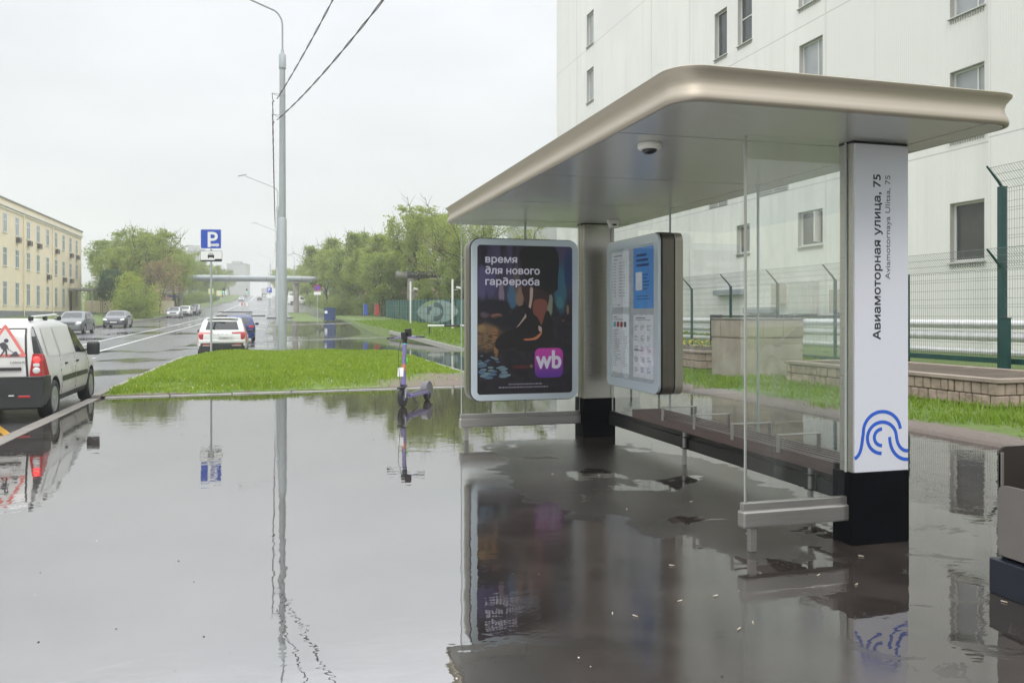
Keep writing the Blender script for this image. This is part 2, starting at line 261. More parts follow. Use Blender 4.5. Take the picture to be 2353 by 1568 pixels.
# ------------------------------------------------------------------ helpers
class MB:
    def __init__(s): s.bm = bmesh.new(); s.mats = []
    def mi(s, m):
        if m is None: return 0
        if m not in s.mats: s.mats.append(m)
        return s.mats.index(m)
    def box(s, c, d, m=None, rot=None, bev=0, seg=2):
        r = bmesh.ops.create_cube(s.bm, size=1); vs = r['verts']
        mt = Matrix.Translation(c) @ (rot.to_4x4() if rot is not None else Matrix.Identity(4)) @ Matrix.Diagonal((*d, 1))
        bmesh.ops.transform(s.bm, matrix=mt, verts=vs)
        fs = set(f for v in vs for f in v.link_faces); i = s.mi(m)
        for f in fs: f.material_index = i
        if bev:
            es = list(set(e for v in vs for e in v.link_edges))
            r = bmesh.ops.bevel(s.bm, geom=es, offset=bev, segments=seg, affect='EDGES', profile=.5)
            for f in r['faces']: f.material_index = i
        return s
    def bb(s, x0, x1, y0, y1, z0, z1, m=None, bev=0): return s.box(((x0+x1)/2, (y0+y1)/2, (z0+z1)/2), (abs(x1-x0), abs(y1-y0), abs(z1-z0)), m, None, bev)
    def tube(s, pts, r, m=None, n=10, cap=True):
        pts = [Vector(p) for p in pts]; rs = r if isinstance(r, (list, tuple)) else [r]*len(pts); i = s.mi(m); rings = []; up = None
        for k, p in enumerate(pts):
            a = pts[max(0, k-1)]; b = pts[min(len(pts)-1, k+1)]; d = (b-a).normalized()
            if up is None: up = Vector((0, 0, 1)) if abs(d.z) < .9 else Vector((1, 0, 0))
            u = d.cross(up).normalized(); v = u.cross(d).normalized(); up = v
            rings.append([s.bm.verts.new(p+rs[k]*(math.cos(2*math.pi*j/n)*u+math.sin(2*math.pi*j/n)*v)) for j in range(n)])
        for a, b in zip(rings, rings[1:]):
            for j in range(n):
                f = s.bm.faces.new((a[j], a[(j+1) % n], b[(j+1) % n], b[j])); f.material_index = i; f.smooth = True
        if cap:
            for q in (rings[0], rings[-1][::-1]):
                f = s.bm.faces.new(q); f.material_index = i
                for e_ in f.edges: e_.smooth = False
        return s
    def lathe(s, prof, m=None, n=24, mx=Matrix.Identity(4)):
        i = s.mi(m); rings = []
        for (r, z) in prof: rings.append([s.bm.verts.new(mx @ Vector((max(r, 1e-4)*math.cos(2*math.pi*j/n), max(r, 1e-4)*math.sin(2*math.pi*j/n), z))) for j in range(n)])
        for a, b in zip(rings, rings[1:]):
            for j in range(n):
                f = s.bm.faces.new((a[j], a[(j+1) % n], b[(j+1) % n], b[j])); f.material_index = i; f.smooth = True
        for q in (rings[0][::-1], rings[-1]):
            f = s.bm.faces.new(q); f.material_index = i
            for e_ in f.edges: e_.smooth = False
        return s
    def prism(s, poly, z0, z1, m=None, mx=Matrix.Identity(4), side=None):
        i = s.mi(m); j = i if side is None else s.mi(side)
        a = [s.bm.verts.new(mx @ Vector((x, y, z0))) for x, y in poly]; b = [s.bm.verts.new(mx @ Vector((x, y, z1))) for x, y in poly]; n = len(poly)
        for q in (a[::-1], b):
            f = s.bm.faces.new(q); f.material_index = i
        for k in range(n):
            f = s.bm.faces.new((a[k], a[(k+1) % n], b[(k+1) % n], b[k])); f.material_index = j
        return s
    def ribbon(s, pts, w, z0, z1, m, mx=Matrix.Identity(4)):
        P = [Vector((x, y)) for x, y in pts]; L_, R_ = [], []
        for k, p in enumerate(P):
            d = (P[min(len(P)-1, k+1)]-P[max(0, k-1)]).normalized(); nn = Vector((-d.y, d.x))*w/2; L_.append(p+nn); R_.append(p-nn)
        for k in range(len(P)-1):
            s.prism([L_[k], R_[k], R_[k+1], L_[k+1]], z0, z1, m, mx)
        return s
    def grid(s, fn, nu, nv, m=None, smooth=True):
        i = s.mi(m); g = [[s.bm.verts.new(fn(a/nu, b/nv)) for b in range(nv+1)] for a in range(nu+1)]
        for a in range(nu):
            for b in range(nv):
                f = s.bm.faces.new((g[a][b], g[a+1][b], g[a+1][b+1], g[a][b+1])); f.material_index = i; f.smooth = smooth
        return s
    def build(s, name, m=None, parent=None, smooth=False, ang=35, recalc=True, **kw):
        if recalc: bmesh.ops.recalc_face_normals(s.bm, faces=s.bm.faces)
        if smooth:
            for f in s.bm.faces: f.smooth = True
            for e in s.bm.edges:
                if len(e.link_faces) == 2: e.smooth = e.calc_face_angle(0) < R(ang)
        me = bpy.data.meshes.new(name); s.bm.to_mesh(me); s.bm.free()
        if s.mats and None not in s.mats and (m is None or len(s.mats) > 0):
            for q in s.mats: me.materials.append(q)
        elif m: me.materials.append(m)
        o = bpy.data.objects.new(name, me); COL.objects.link(o)
        if parent: o.parent = parent
        if kw: tag(o, **kw)
        return o
def tag(o, label=None, cat=None, group=None, kind=None):
    if label: o['label'] = label
    if cat: o['category'] = cat
    if group: o['group'] = group
    if kind: o['kind'] = kind
    return o
def empty(name, loc=(0, 0, 0), rz=0, **kw):
    o = bpy.data.objects.new(name, None); COL.objects.link(o); o.location = loc; o.rotation_euler = (0, 0, rz); o.empty_display_size = .2
    return tag(o, **kw)
def dup(root, loc=None, rz=None, par=None, scale=None, **kw):
    r = root.copy(); COL.objects.link(r); r.parent = par
    if loc is not None: r.location = loc
    if rz is not None: r.rotation_euler = (0, 0, rz)
    if scale is not None: r.scale = (scale,)*3 if not isinstance(scale, tuple) else scale
    for ch in list(root.children): dup(ch, par=r)
    return tag(r, **kw)
def rrect(x0, x1, y0, y1, r, n=6):
    P = []
    for cx, cy, a in ((x1-r, y1-r, 0), (x0+r, y1-r, 90), (x0+r, y0+r, 180), (x1-r, y0+r, 270)):
        for k in range(n+1): P.append((cx+r*math.cos(R(a+90*k/n)), cy+r*math.sin(R(a+90*k/n))))
    return P
def ring_prism(mb, outer, inner, z0, z1, m, mx):
    # frame between two loops of equal count
    i = mb.mi(m); n = len(outer)
    v = [[mb.bm.verts.new(mx @ Vector((*p, z))) for p in loop] for loop in (outer, inner) for z in (z0, z1)]
    o0, o1, i0, i1 = v
    for k in range(n):
        q = (k+1) % n
        for fs in ((o0[k], o0[q], o1[q], o1[k]), (i0[q], i0[k], i1[k], i1[q]), (o1[k], o1[q], i1[q], i1[k]), (o0[q], o0[k], i0[k], i0[q])):
            f = mb.bm.faces.new(fs); f.material_index = i
def text(s, size, m, mx, name='lettering', parent=None, ext=.0015, off=0, align='LEFT', space=1.0, width=None):
    c = bpy.data.curves.new('t', 'FONT'); c.body = s.replace('н', 'п'); c.size = size; c.extrude = ext; thick = off; c.align_x = align; c.space_character = space; c.resolution_u = 4
    o = bpy.data.objects.new('t', c); COL.objects.link(o); dg = bpy.context.evaluated_depsgraph_get(); dg.update()
    me = bpy.data.meshes.new_from_object(o.evaluated_get(dg)); bpy.data.objects.remove(o); bpy.data.curves.remove(c)
    if 'н' in s:
        # the built-in font's н is faulty: rebuild it from the п that holds its place
        b0 = bmesh.new(); b0.from_mesh(me); seen = set(); isl = []
        for v in b0.verts:
            if v in seen: continue
            st = [v]; seen.add(v); grp = []
            while st:
                q = st.pop(); grp.append(q)
                for e_ in q.link_edges:
                    w_ = e_.other_vert(q)
                    if w_ not in seen: seen.add(w_); st.append(w_)
            isl.append(grp)
        # merge islands (front, back, rim) that overlap in x
        bx = sorted(([min(v.co.x for v in g), max(v.co.x for v in g), g] for g in isl), key=lambda t: t[0])
        ch = []
        for a, b, g in bx:
            if ch and a < ch[-1][1]-.01*size: ch[-1][1] = max(b, ch[-1][1]); ch[-1][2] += g
            else: ch.append([a, b, list(g)])
        letters = [k for k in s if k != ' ']; kill = []; add = []
        if len(ch) == len(letters):
            for k, (a, b, g) in zip(letters, ch):
                if k == 'н': add.append((a, b, min(v.co.y for v in g), max(v.co.y for v in g), min(v.co.z for v in g), max(v.co.z for v in g))); kill += g
            bmesh.ops.delete(b0, geom=kill, context='VERTS')
            for a, b, y0, y1, z0, z1 in add:
                w_ = (b-a)*.175
                for xa, xb, ya, yb in ((a, a+w_, y0, y1), (b-w_, b, y0, y1), (a+w_*.99, b-w_*.99, (y0+y1)/2-w_*.42, (y0+y1)/2+w_*.42)):
                    r_ = bmesh.ops.create_cube(b0, size=1); bmesh.ops.transform(b0, matrix=Matrix.Translation(((xa+xb)/2, (ya+yb)/2, (z0+z1)/2)) @ Matrix.Diagonal((xb-xa, yb-ya, z1-z0, 1)), verts=r_['verts'])
        else: print('letter count', s, len(ch), len(letters))
        b0.to_mesh(me); b0.free()
    if width:
        xs = [v.co.x for v in me.vertices]; w0 = max(xs)-min(xs); me.transform(Matrix.Diagonal((width/w0, 1, 1, 1)))
    if thick:
        b0 = bmesh.new()
        for k in range(8):
            me2 = me.copy(); a = k*math.pi/4; me2.transform(T((math.cos(a)*thick, math.sin(a)*thick, k*.00004))); b0.from_mesh(me2); bpy.data.meshes.remove(me2)
        b0.to_mesh(me); b0.free()
    me.transform(mx); me.materials.clear(); me.materials.append(m); me.name = name
    q = bpy.data.objects.new(name, me); COL.objects.link(q); q.parent = parent; return q
T = Matrix.Translation
FY = Matrix.Rotation(R(90), 4, 'X')                                    # faces -Y
FX = Matrix.Rotation(R(-90), 4, 'Z') @ Matrix.Rotation(R(90), 4, 'X')    # faces -X
FUP = Matrix(((0, -1, 0, 0), (0, 0, -1, 0), (1, 0, 0, 0), (0, 0, 0, 1)))  # reads upwards, faces -Y
T = Matrix.Translation
PROF = [(-1000, 0), (32, 0), (52, .3), (76, .6), (100, 1.0), (120, 1.3), (138, 1.65), (150, 2.1), (208, 3.9), (325, 7.2), (398, 10.5), (470, 12.2), (700, 15), (3000, 30)]
def gz(y): return float(np.interp(y, [p[0] for p in PROF], [p[1] for p in PROF]))
def tz(x, y):
    z = gz(y)
    if x > 7.9: z += .04+.018*min(x-7.9, 30)
    if x < -14.2: z += .05+.02*min(-14.2-x, 40)
    return z

# ------------------------------------------------------------------ ground sheets
def sz(x, y):
    lo = float(np.interp(y, [66, 98], [-.115, gz(98)-.115])) if y < 98 else gz(y)-.115
    f = max(0, min(1, (x+3.2)/2.6)); return (gz(y)-.115)*(1-f)+lo*f
def sheet(name, xs, ys, zf, m, thick=None):
    mb = MB(); i = mb.mi(m); g = [[mb.bm.verts.new((x, y, zf(x, y))) for y in ys] for x in xs]
    for a in range(len(xs)-1):
        for b in range(len(ys)-1):
            f = mb.bm.faces.new((g[a][b], g[a+1][b], g[a+1][b+1], g[a][b+1])); f.smooth = True
    return mb.build(name, None, kind='structure', recalc=False)
YS = [-50, -20, 0, 16, 33, 42, 52, 64, 76, 88, 100, 120, 138, 150, 180, 208, 260, 325, 360, 398, 430, 470, 560, 700, 750]
sheet('ground', [-410, -300, -120, -60, -30, -18, -14.25, -14.2, 7.88, 7.93, 10, 15, 25, 40, 80, 200, 410], YS, lambda x, y: tz(x, y)-(0 if (x >= 7.93 or x <= -14.25) else .45 if y < 34 else 1.6), M['turf_g'])
sheet('road', [-14.2, -10, -6, -3.2], [y for y in YS if y < 600], lambda x, y: gz(y)-.12, M['road'])
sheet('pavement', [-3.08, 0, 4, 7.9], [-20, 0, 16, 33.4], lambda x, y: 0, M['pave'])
sheet('service_road', [-3.2, -1.9, -.6, 4, 7.9], [33.4, 42, 52, 64, 66, 76, 88, 100, 120, 138, 150, 180, 208, 260, 325, 398, 470], sz, wet_asphalt('flooded_road', 'service'))
def strip(name, pts, w, h, m, z=0, zoff=0, joint=1.0):
    # kerb run of real stones with fine joints
    mb = MB()
    for (x0, y0), (x1, y1) in zip(pts, pts[1:]):
        Ld = math.hypot(x1-x0, y1-y0); n = max(1, int(Ld/joint)) if Ld < 80 else int(Ld/8); a = math.atan2(y1-y0, x1-x0)
        for k in range(n):
            t = (k+.5)/n; x = x0+(x1-x0)*t; y = y0+(y1-y0)*t; z0 = gz(y)+zoff; sl = math.atan2(gz(y0+(y1-y0)*(k+1)/n)-gz(y0+(y1-y0)*k/n), Ld/n)
            mb.box((x, y, z0-h/2+rnd.uniform(-.002, .002)), (Ld/n-.008, w, h), m, Euler((0, -sl, a)).to_matrix(), bev=.012, seg=1)
    return mb.build(name, None, kind='structure')
strip('kerb', [(-3.17, -10), (-3.17, 16.4)], .20, .3, M['kerb'], zoff=.006)
strip('kerb', [(-3.14, 16.4), (-3.14, 30.5), (-2.2, 33.3), (4.55, 33.4)], .14, .35, M['kerb'], zoff=.07)
strip('kerb', [(-3.0, 16.46), (4.65, 17.05), (4.65, 33.3)], .07, .25, M['kerb2'], zoff=.022)
strip('kerb', [(4.82, 17.05), (4.82, 33.3)], .06, .25, M['kerb2'], zoff=.012)
strip('kerb', [(-14.25, -20), (-14.25, 380)], .16, .3, M['kerb'], zoff=.07)
strip('kerb', [(7.9, 30), (7.9, 60)], .08, .25, M['kerb2'], zoff=.0)
def skerb(pts, w):
    mb = MB()
    for (xa, ya), (xb, yb) in zip(pts, pts[1:]):
        for k in range(8):
            q = (k+.5)/8; x, y = xa+(xb-xa)*q, ya+(yb-ya)*q; mb.box((x, y, sz(x, y)), (math.hypot(xb-xa, yb-ya)/8-.02, w, .07), M['kerb2'], Euler((0, 0, math.atan2(yb-ya, xb-xa))).to_matrix(), .01, 1)
    mb.build('kerb', None, kind='structure')
skerb([(-1, 52.5), (7.8, 61)], .12)
skerb([(-1, 86), (7.8, 91)], .2)
strip('kerb', [(-8.5, 128), (-1.6, 128)], .5, .2, M['asphd'], zoff=.06)
strip('kerb', [(-1.2, 112), (2.4, 112)], .5, .2, M['asphd'], zoff=.06)
strip('kerb', [(-9.5, 150), (-4, 150)], .5, .2, M['asphd'], zoff=.06)
# small far traffic island of grass
def mound(name, x0, x1, y0, y1, h, base, m):
    mb = MB()
    def f(u, v):
        x = x0+(x1-x0)*u; y = y0+(y1-y0)*v; e_ = min(1, 4*min(u, 1-u)*1.6)*min(1, 4*min(v, 1-v)*1.6)
        return Vector((x, y, sz(x, y)+base+h*max(0, e_)**.6))
    mb.grid(f, 24, 24, m); return mb.build(name, None, kind='structure')
mound('grass_verge', 1.8, 5.4, 97, 150, .16, -.03, M['turf_g'])
# island
IX0, IX1, IY0, IY1 = -3.07, 4.6, 16.5, 33.35
def isl_edge_l(y): return IX0 if y < 30.4 else IX0+(y-30.4)*.33
def isl_z(x, y):
    yl = IY0+(x-IX0)*.075; u = (x-isl_edge_l(y))/(IX1-isl_edge_l(y)); v = (y-yl)/(IY1-yl)
    if u <= 0 or u >= 1 or v <= 0 or v >= 1: return .03
    return .03+.16*min(1, (min(u, 1-u)*7))**.8*min(1, v*9)**.8*min(1, (1-v)*9)**.7*(1-.35*u)
mb = MB(); NU, NV = 40, 60
def islf(u, v):
    y = IY0+(IY1-IY0)*v; x = isl_edge_l(y)+(IX1-isl_edge_l(y))*u; yl = IY0+(x-IX0)*.075; y = yl+(IY1-yl)*v
    return Vector((x, y, isl_z(x, y)))
mb.grid(islf, NU, NV, M['turf_i']); mb.build('grass_island', None, kind='structure')
def blades(name, n, area, zf, hmin, hmax, m, label, dens=None, seed=1, wd=.010):
    g = np.random.default_rng(seed); V = []; F = []
    x0, x1, y0, y1 = area; k = 0
    while k < n:
        x = g.uniform(x0, x1); y = y0+(y1-y0)*g.uniform()**1.25
        if dens and g.uniform() > dens(x, y): n -= 1; continue
        h = g.uniform(hmin, hmax)*(1+.5*math.sin(x*2.1+1.3*math.sin(y*1.4))*math.sin(y*1.7)); a = g.uniform(0, 6.283); z = zf(x, y)-.01; w = wd*(.7+g.uniform()*.8)*(1+(y-y0)*.03)
        dx, dy = math.cos(a)*w, math.sin(a)*w; lx, ly = g.normal(0, h*.35), g.normal(0, h*.35); b = len(V)
        V += [(x-dx, y-dy, z), (x+dx, y+dy, z), (x+dx*.7+lx*.4, y+dy*.7+ly*.4, z+h*.6), (x-dx*.7+lx*.4, y-dy*.7+ly*.4, z+h*.6), (x+lx, y+ly, z+h)]
        F += [(b, b+1, b+2, b+3), (b+3, b+2, b+4)]; k += 1
    me = bpy.data.meshes.new(name); me.from_pydata(V, [], F); me.materials.append(m); o = bpy.data.objects.new(name, me); COL.objects.link(o)
    return tag(o, label, 'grass', None, 'stuff')
def iden(x, y):
    yl = IY0+(x-IX0)*.075
    if x < isl_edge_l(y)+.05 or y < yl+.06: return 0
    u = (4.6-x)*.42+(y-17)*.34+.35*math.sin(x*3.1)*math.cos(y*2.7)
    return max(.02, min(1, (u-1.0)/.9))*min(1, .15+(y-yl)*1.6)
blades('grass', 62000, (IX0, IX1-.05, IY0, IY1-.1), isl_z, .05, .11, M['blade'], 'short bright green grass covering the raised island beside the road', iden, 3, .011)
def lden(x, y):
    u = (x-7.9)+.35*math.sin(y*1.3)+.2*math.sin(y*3.7+x*2)
    return max(0, min(1, (u-.45)/.5))
blades('grass', 60000, (7.95, 15.4, 5.5, 30), lambda x, y: tz(x, y), .05, .13, M['blade2'], 'green lawn strip between the flooded pavement and the stone planters', lden, 5, .009)
blades('grass', 26000, (7.95, 24, 36, 90), lambda x, y: tz(x, y), .08, .16, M['blade2'], 'sloping lawn beyond the flooded path, in front of the green banner fence', lambda x, y: 1 if x > 8 else 0, 6, .03)

mb = MB(); g_ = random.Random(31)
for k in range(60):
    x = g_.uniform(IX0+.3, 4.2); y = 16.8+x*.075+.2+g_.random()**2.2*9; z = isl_z(x, y)+.05+g_.random()*.05; q = .006+g_.random()*.006
    mb.box((x, y, z), (q*2, q*2, q), M['butt'] if g_.random() < .6 else M['yflower'], Euler((g_.random(), g_.random(), g_.random())).to_matrix())
mb.build('dandelion_heads', None, label='tiny pale and yellow dandelion heads dotted through the front of the grass island', cat='wildflowers', kind='stuff')
# road paint
def line(name, x, y0, y1, w, m, dash=None, zo=-.116, x1=None):
    mb = MB(); ys = [y0]; 
    while ys[-1] < y1: ys.append(min(y1, ys[-1]+6))
    for a, b in zip(ys, ys[1:]):
        if dash and int(a/6) % 2: continue
        xa = x+((x1-x)*(a-y0)/(y1-y0) if x1 is not None else 0); xb = x+((x1-x)*(b-y0)/(y1-y0) if x1 is not None else 0)
        v = [mb.bm.verts.new(p) for p in ((xa-w/2, a, gz(a)+zo+.004), (xa+w/2, a, gz(a)+zo+.004), (xb+w/2, b, gz(b)+zo+.004), (xb-w/2, b, gz(b)+zo+.004))]; mb.bm.faces.new(v)
    o = mb.build(name, m, kind='structure', recalc=False); return o
line('road_marking', -9.0, 20, 400, .15, M['white_line'], x1=-9.2); line('road_marking', -7.2, 30, 120, .15, M['white_line']); line('road_marking', -6.5, 24, 34, .12, M['white_line'])
mb = MB(); mx0 = T((0, 0, -.116))
for (a, b) in (((-3.35, 12.6), (-5.2, 11.1)), ((-3.4, 12.4), (-4.2, 14.3)), ((-3.35, 9.2), (-5.6, 12.4)), ((-4.2, 14.3), (-6, 17))):
    mb.ribbon([a, b], .1, 0, .004, M['yellow_line'], mx0)
mb.build('road_marking', None, kind='structure')

# ------------------------------------------------------------------ bus shelter
ZR = 2.64
def shelter():
    rt = empty('bus_shelter', (3, 7, 0), label='open bus shelter with rounded bronze roof, glass screens and a tall white address column', cat='bus shelter')
    P = dict(parent=rt); off = Matrix.Translation((-3, -7, 0))
    def B(mb, name, m=None, parent=rt, **k):
        bmesh.ops.transform(mb.bm, matrix=(off if parent is rt else Matrix.Identity(4) if parent is None else off), verts=mb.bm.verts); return mb.build(name, m, parent, **k)
    x0, x1, y0, y1, rc = 2.03, 4.31, 3.94, 10.2, .17
    loop = rrect(x0, x1, y0, y1, rc, 10)
    # fascia: cove profile swept round the roof edge
    prof = [(-.02, .0), (.0, .004), (.006, .02), (-.004, .05), (-.018, .08), (-.022, .105), (-.012, .135), (.008, .16), (.02, .172), (.022, .180), (.012, .186), (-.03, .19)]
    mb = MB(); n = len(loop); rings = []
    for (o_, z) in prof:
        rg = []
        for k in range(n):
            p = Vector(loop[k]); a = Vector(loop[k-1]); b = Vector(loop[(k+1) % n]); d = (b-a).normalized(); nn = Vector((d.y, -d.x)); q = p+nn*o_; rg.append(mb.bm.verts.new((q.x, q.y, ZR+z)))
        rings.append(rg)
    for a, b in zip(rings, rings[1:]):
        for k in range(n): mb.bm.faces.new((a[k], a[(k+1) % n], b[(k+1) % n], b[k])).smooth = True
    mb.mi(M['bronze']); B(mb, 'fascia', smooth=True, ang=60)
    mb = MB(); inner = rrect(x0+.03, x1-.03, y0+.03, y1-.03, rc-.03, 10)
    mb.prism(inner, ZR+.12, ZR+.185, M['roofm']); B(mb, 'roof_sheet')
    # soffit panels with open joints
    mb = MB(); sy = [y0+.018, 4.78, 6.37, 7.95, 9.54, y1-.018]; xs = [x0+.018, 4.065, x1-.018]
    mb.prism(rrect(x0+.012, x1-.012, y0+.012, y1-.012, rc-.01, 10), ZR+.012, ZR+.03, M['seam'])
    B(mb, 'soffit_backing')
    for a, b in zip(sy, sy[1:]):
        for c, d in zip(xs, xs[1:]):
            mb = MB(); g = .007
            poly = [(c+g, a+g), (d-g, a+g), (d-g, b-g), (c+g, b-g)]
            def rc_(poly, k, r, sx, sy_, a0):
                cx, cy = poly[k][0]+sx*r, poly[k][1]+sy_*r; return poly[:k]+[(cx+r*math.cos(R(a0+q*9)), cy+r*math.sin(R(a0+q*9))) for q in range(11)]+poly[k+1:]
            if a == sy[0] and c == xs[0]: poly = rc_(poly, 0, rc-.02, 1, 1, 180)
            elif a == sy[0] and d == xs[-1]: poly = rc_(poly, 1, rc-.02, -1, 1, 270)
            elif b == sy[-1] and d == xs[-1]: poly = rc_(poly, 2, rc-.02, -1, -1, 0)
            elif b == sy[-1] and c == xs[0]: poly = rc_(poly, 3, rc-.02, 1, -1, 90)
            mb.prism(poly, ZR, ZR+.01, M['soffit']); B(mb, 'soffit_panel')
    # columns
    for (cx0, cx1, cy0, cy1) in ((3.615, 4.045, 4.58, 4.72), (3.66, 4.07, 9.6, 9.84)):
        mb = MB(); mb.bb(cx0+.004, cx1-.004, cy0+.004, cy1-.004, .47, ZR-.012, M['steel'], .004); B(mb, 'column')
        mb = MB(); mb.bb(cx0-.012, cx1+.004, cy0-.012, cy1+.05, 0, .47, M['black'], .006); B(mb, 'plinth')
        mb = MB(); mb.bb(cx0, cx1, cy0, cy1, ZR-.012, ZR, M['seam']); B(mb, 'joint_collar')
    # address panel
    mb = MB(); mb.bb(3.622, 4.038, 4.566, 4.584, .475, ZR-.02, M['panelw'], .003); pn = B(mb, 'address_panel')
    sx = .43/136; X = lambda px: 3.615+(px-1951)*sx-3; Z = lambda py: 1.5-(py-724)*.00286
    yf = 4.5655-7
    text('Авиамоторная улица, 75', .079, M['ink'], T((X(2015), yf, Z(780))) @ FUP, 'lettering', pn, .0008, .0014, width=Z(402)-Z(780))
    text('Aviamotornaya Ulitsa, 75', .055, M['inkg'], T((X(2039), yf, Z(641))) @ FUP, 'lettering', pn, .0008, .0, width=Z(402)-Z(641))
    mb = MB(); mxl = T((0, yf, 0)) @ FY
    def arc(cx, cy, r, a0, a1, n=22): return [(cx+r*math.cos(R(a0+(a1-a0)*k/n)), cy+r*math.sin(R(a0+(a1-a0)*k/n))) for k in range(n+1)]
    def bez(p0, p1, p2, p3, n=14): return [tuple((1-t)**3*a+3*(1-t)**2*t*b+3*(1-t)*t*t*c+t**3*d for a, b, c, d in zip(p0, p1, p2, p3)) for t in [k/n for k in range(n+1)]]
    ups = [bez((1952, 1050), (1972, 1040), (1968, 1010), (1974, 990))[:-1]+[(x, y) for x, y in arc(2019, 991, 46, 180, 354)],
           arc(2019, 1005, 36, 92, 352)[:-1]+bez((2054.5, 1000), (2056, 1022), (2066, 1038), (2084, 1038)),
           arc(2019, 1004, 19, 90, 270), bez((2038, 1004), (2038, 1034), (2056, 1058), (2084, 1058))]
    for c in ups: mb.ribbon([(X(a), Z(b)) for a, b in c], .023, -.0008, .0008, M['blueink'], mxl)
    mb.build('wave_emblem', None, pn)
    # glass screens: near end, far end, back wall (three panes), with clamp rails and feet
    G = M['glass']
    def pane(a, b, z0, z1, ax):
        mb = MB()
        if ax == 'x': mb.bb(a[0], b[0], a[1]-.005, a[1]+.005, z0, z1, G)
        else: mb.bb(a[0]-.005, a[0]+.005, a[1], b[1], z0, z1, G)
        B(mb, 'glass_pane')
        e_ = .0052
        for p in (a, b): mb = MB(); mb.bb(p[0]-e_, p[0]+e_, p[1]-e_, p[1]+e_, z0, z1, M['glassedge']); B(mb, 'pane_edge')
    pane((2.862, 4.645), (3.61, 4.645), .30, ZR-.003, 'x')
    pane((2.135, 9.72), (2.93, 9.72), .30, ZR-.003, 'x'); pane((2.945, 9.72), (3.65, 9.72), .30, ZR-.003, 'x')
    for a, b in ((4.74, 6.33), (6.345, 8.0), (8.015, 9.58)): pane((4.03, a), (4.03, b), .30, ZR-.003, 'y')
    mb = MB(); mb.bb(2.857, 2.868, 4.635, 4.655, .3, ZR-.003, M['steelh'], .002); B(mb, 'edge_strip')
    for (xa, xb, y) in ((2.835, 3.66, 4.645), (2.12, 3.70, 9.72)):
        mb = MB(); mb.bb(xa, xb-.04, y-.022, y+.022, .262, .312, M['steelh'], .003); B(mb, 'clamp_strip')
        mb = MB(); mb.bb(xa-.008, xb, y-.04, y+.04, .155, .263, M['steelh'], .012); B(mb, 'rail')
        mb = MB(); mb.bb(xa+.05, xa+.10, y-.018, y+.018, 0, .158, M['steelh'], .003); B(mb, 'foot')
    mb = MB(); mb.bb(4.008, 4.052, 4.72, 9.64, .262, .312, M['darksteel'], .003); B(mb, 'clamp_strip')
    mb = MB(); mb.bb(3.985, 4.065, 4.72, 9.64, .145, .263, M['darksteel'], .012); B(mb, 'rail')
    for y in (5.5, 7.55):
        mb = MB(); mb.tube([(3.96, y, 0), (3.96, y, .45)], .022, M['steelh'], 14); mb.bb(3.93, 4.0, y-.04, y+.04, .16, .17, M['darksteel'])
        mb.bb(3.93, 4.0, y-.04, y+.04, .27, .28, M['darksteel']); mb.bb(3.975, 4.0, y-.035, y+.035, .17, .27, M['darksteel']); B(mb, 'foot')
    # bench
    bn = MB(); ys_, ye = 4.80, 8.10
    bn.bb(3.635, 3.66, ys_, ye, .415, .505, M['bench'], .004); bench = B(bn, 'seat_front_board')
    for k in range(5):
        mb = MB(); xa = 3.680+k*.064; mb.bb(xa, xa+.038, ys_, ye, .462, .503, M['bench'], .004); B(mb, 'seat_slat')
    mb = MB(); mb.bb(3.64, 3.995, ys_-.012, ys_, .43, .50, M['trim']); mb.bb(3.64, 3.995, ye, ye+.012, .43, .50, M['trim']); B(mb, 'seat_end_cap')
    for y in (5.25, 7.45):
        mb = MB(); mb.bb(3.67, 4.0, y-.03, y+.03, .40, .472, M['darksteel'], .004); B(mb, 'bracket')
    for y in (5.434, 6.088, 6.735, 7.37):
        mb = MB(); w = .045
        for xa in (3.63, 3.985): mb.bb(xa-.004, xa+.004, y-w/2, y+w/2, .47, .60, M['steelh'])
        mb.bb(3.626, 3.989, y-w/2, y+w/2, .5975, .6055, M['steelh'], .003); B(mb, 'armrest')
    return rt
shelter()
def lightbox(name, mx, w, h, depth, label, cat, marg, r=.11):
    # local: x across, y up, z towards the viewer; face at z=0
    rt = bpy.data.objects.new(name, None); COL.objects.link(rt); rt.matrix_world = mx; tag(rt, label, cat)
    outer = rrect(0, w, 0, h, r, 8); inner = rrect(marg, w-marg, marg, h-marg, r*.35, 8)
    mb = MB(); ring_prism(mb, outer, inner, -.03, 0, M['frameb'], Matrix.Identity(4)); mb.build('front_frame', None, rt)
    mb = MB(); mb.prism(rrect(-.008, w+.008, -.008, h+.008, r+.008, 8), -.045, -.0302, M['gasket']); mb.build('gasket', None, rt)
    mb = MB(); mb.prism(rrect(-.012, w+.012, -.012, h+.012, r+.01, 8), -depth*.62, -.0452, M['boxside']); mb.build('housing', None, rt)
    mb = MB(); mb.prism(rrect(-.006, w+.006, -.006, h+.006, r, 8), -depth*.68, -depth*.6202, M['gasket']); mb.build('joint', None, rt)
    mb = MB(); mb.prism(rrect(-.01, w+.01, -.01, h+.01, r+.01, 8), -depth, -depth*.6802, M['boxrear']); mb.build('rear_cover', None, rt)
    return rt
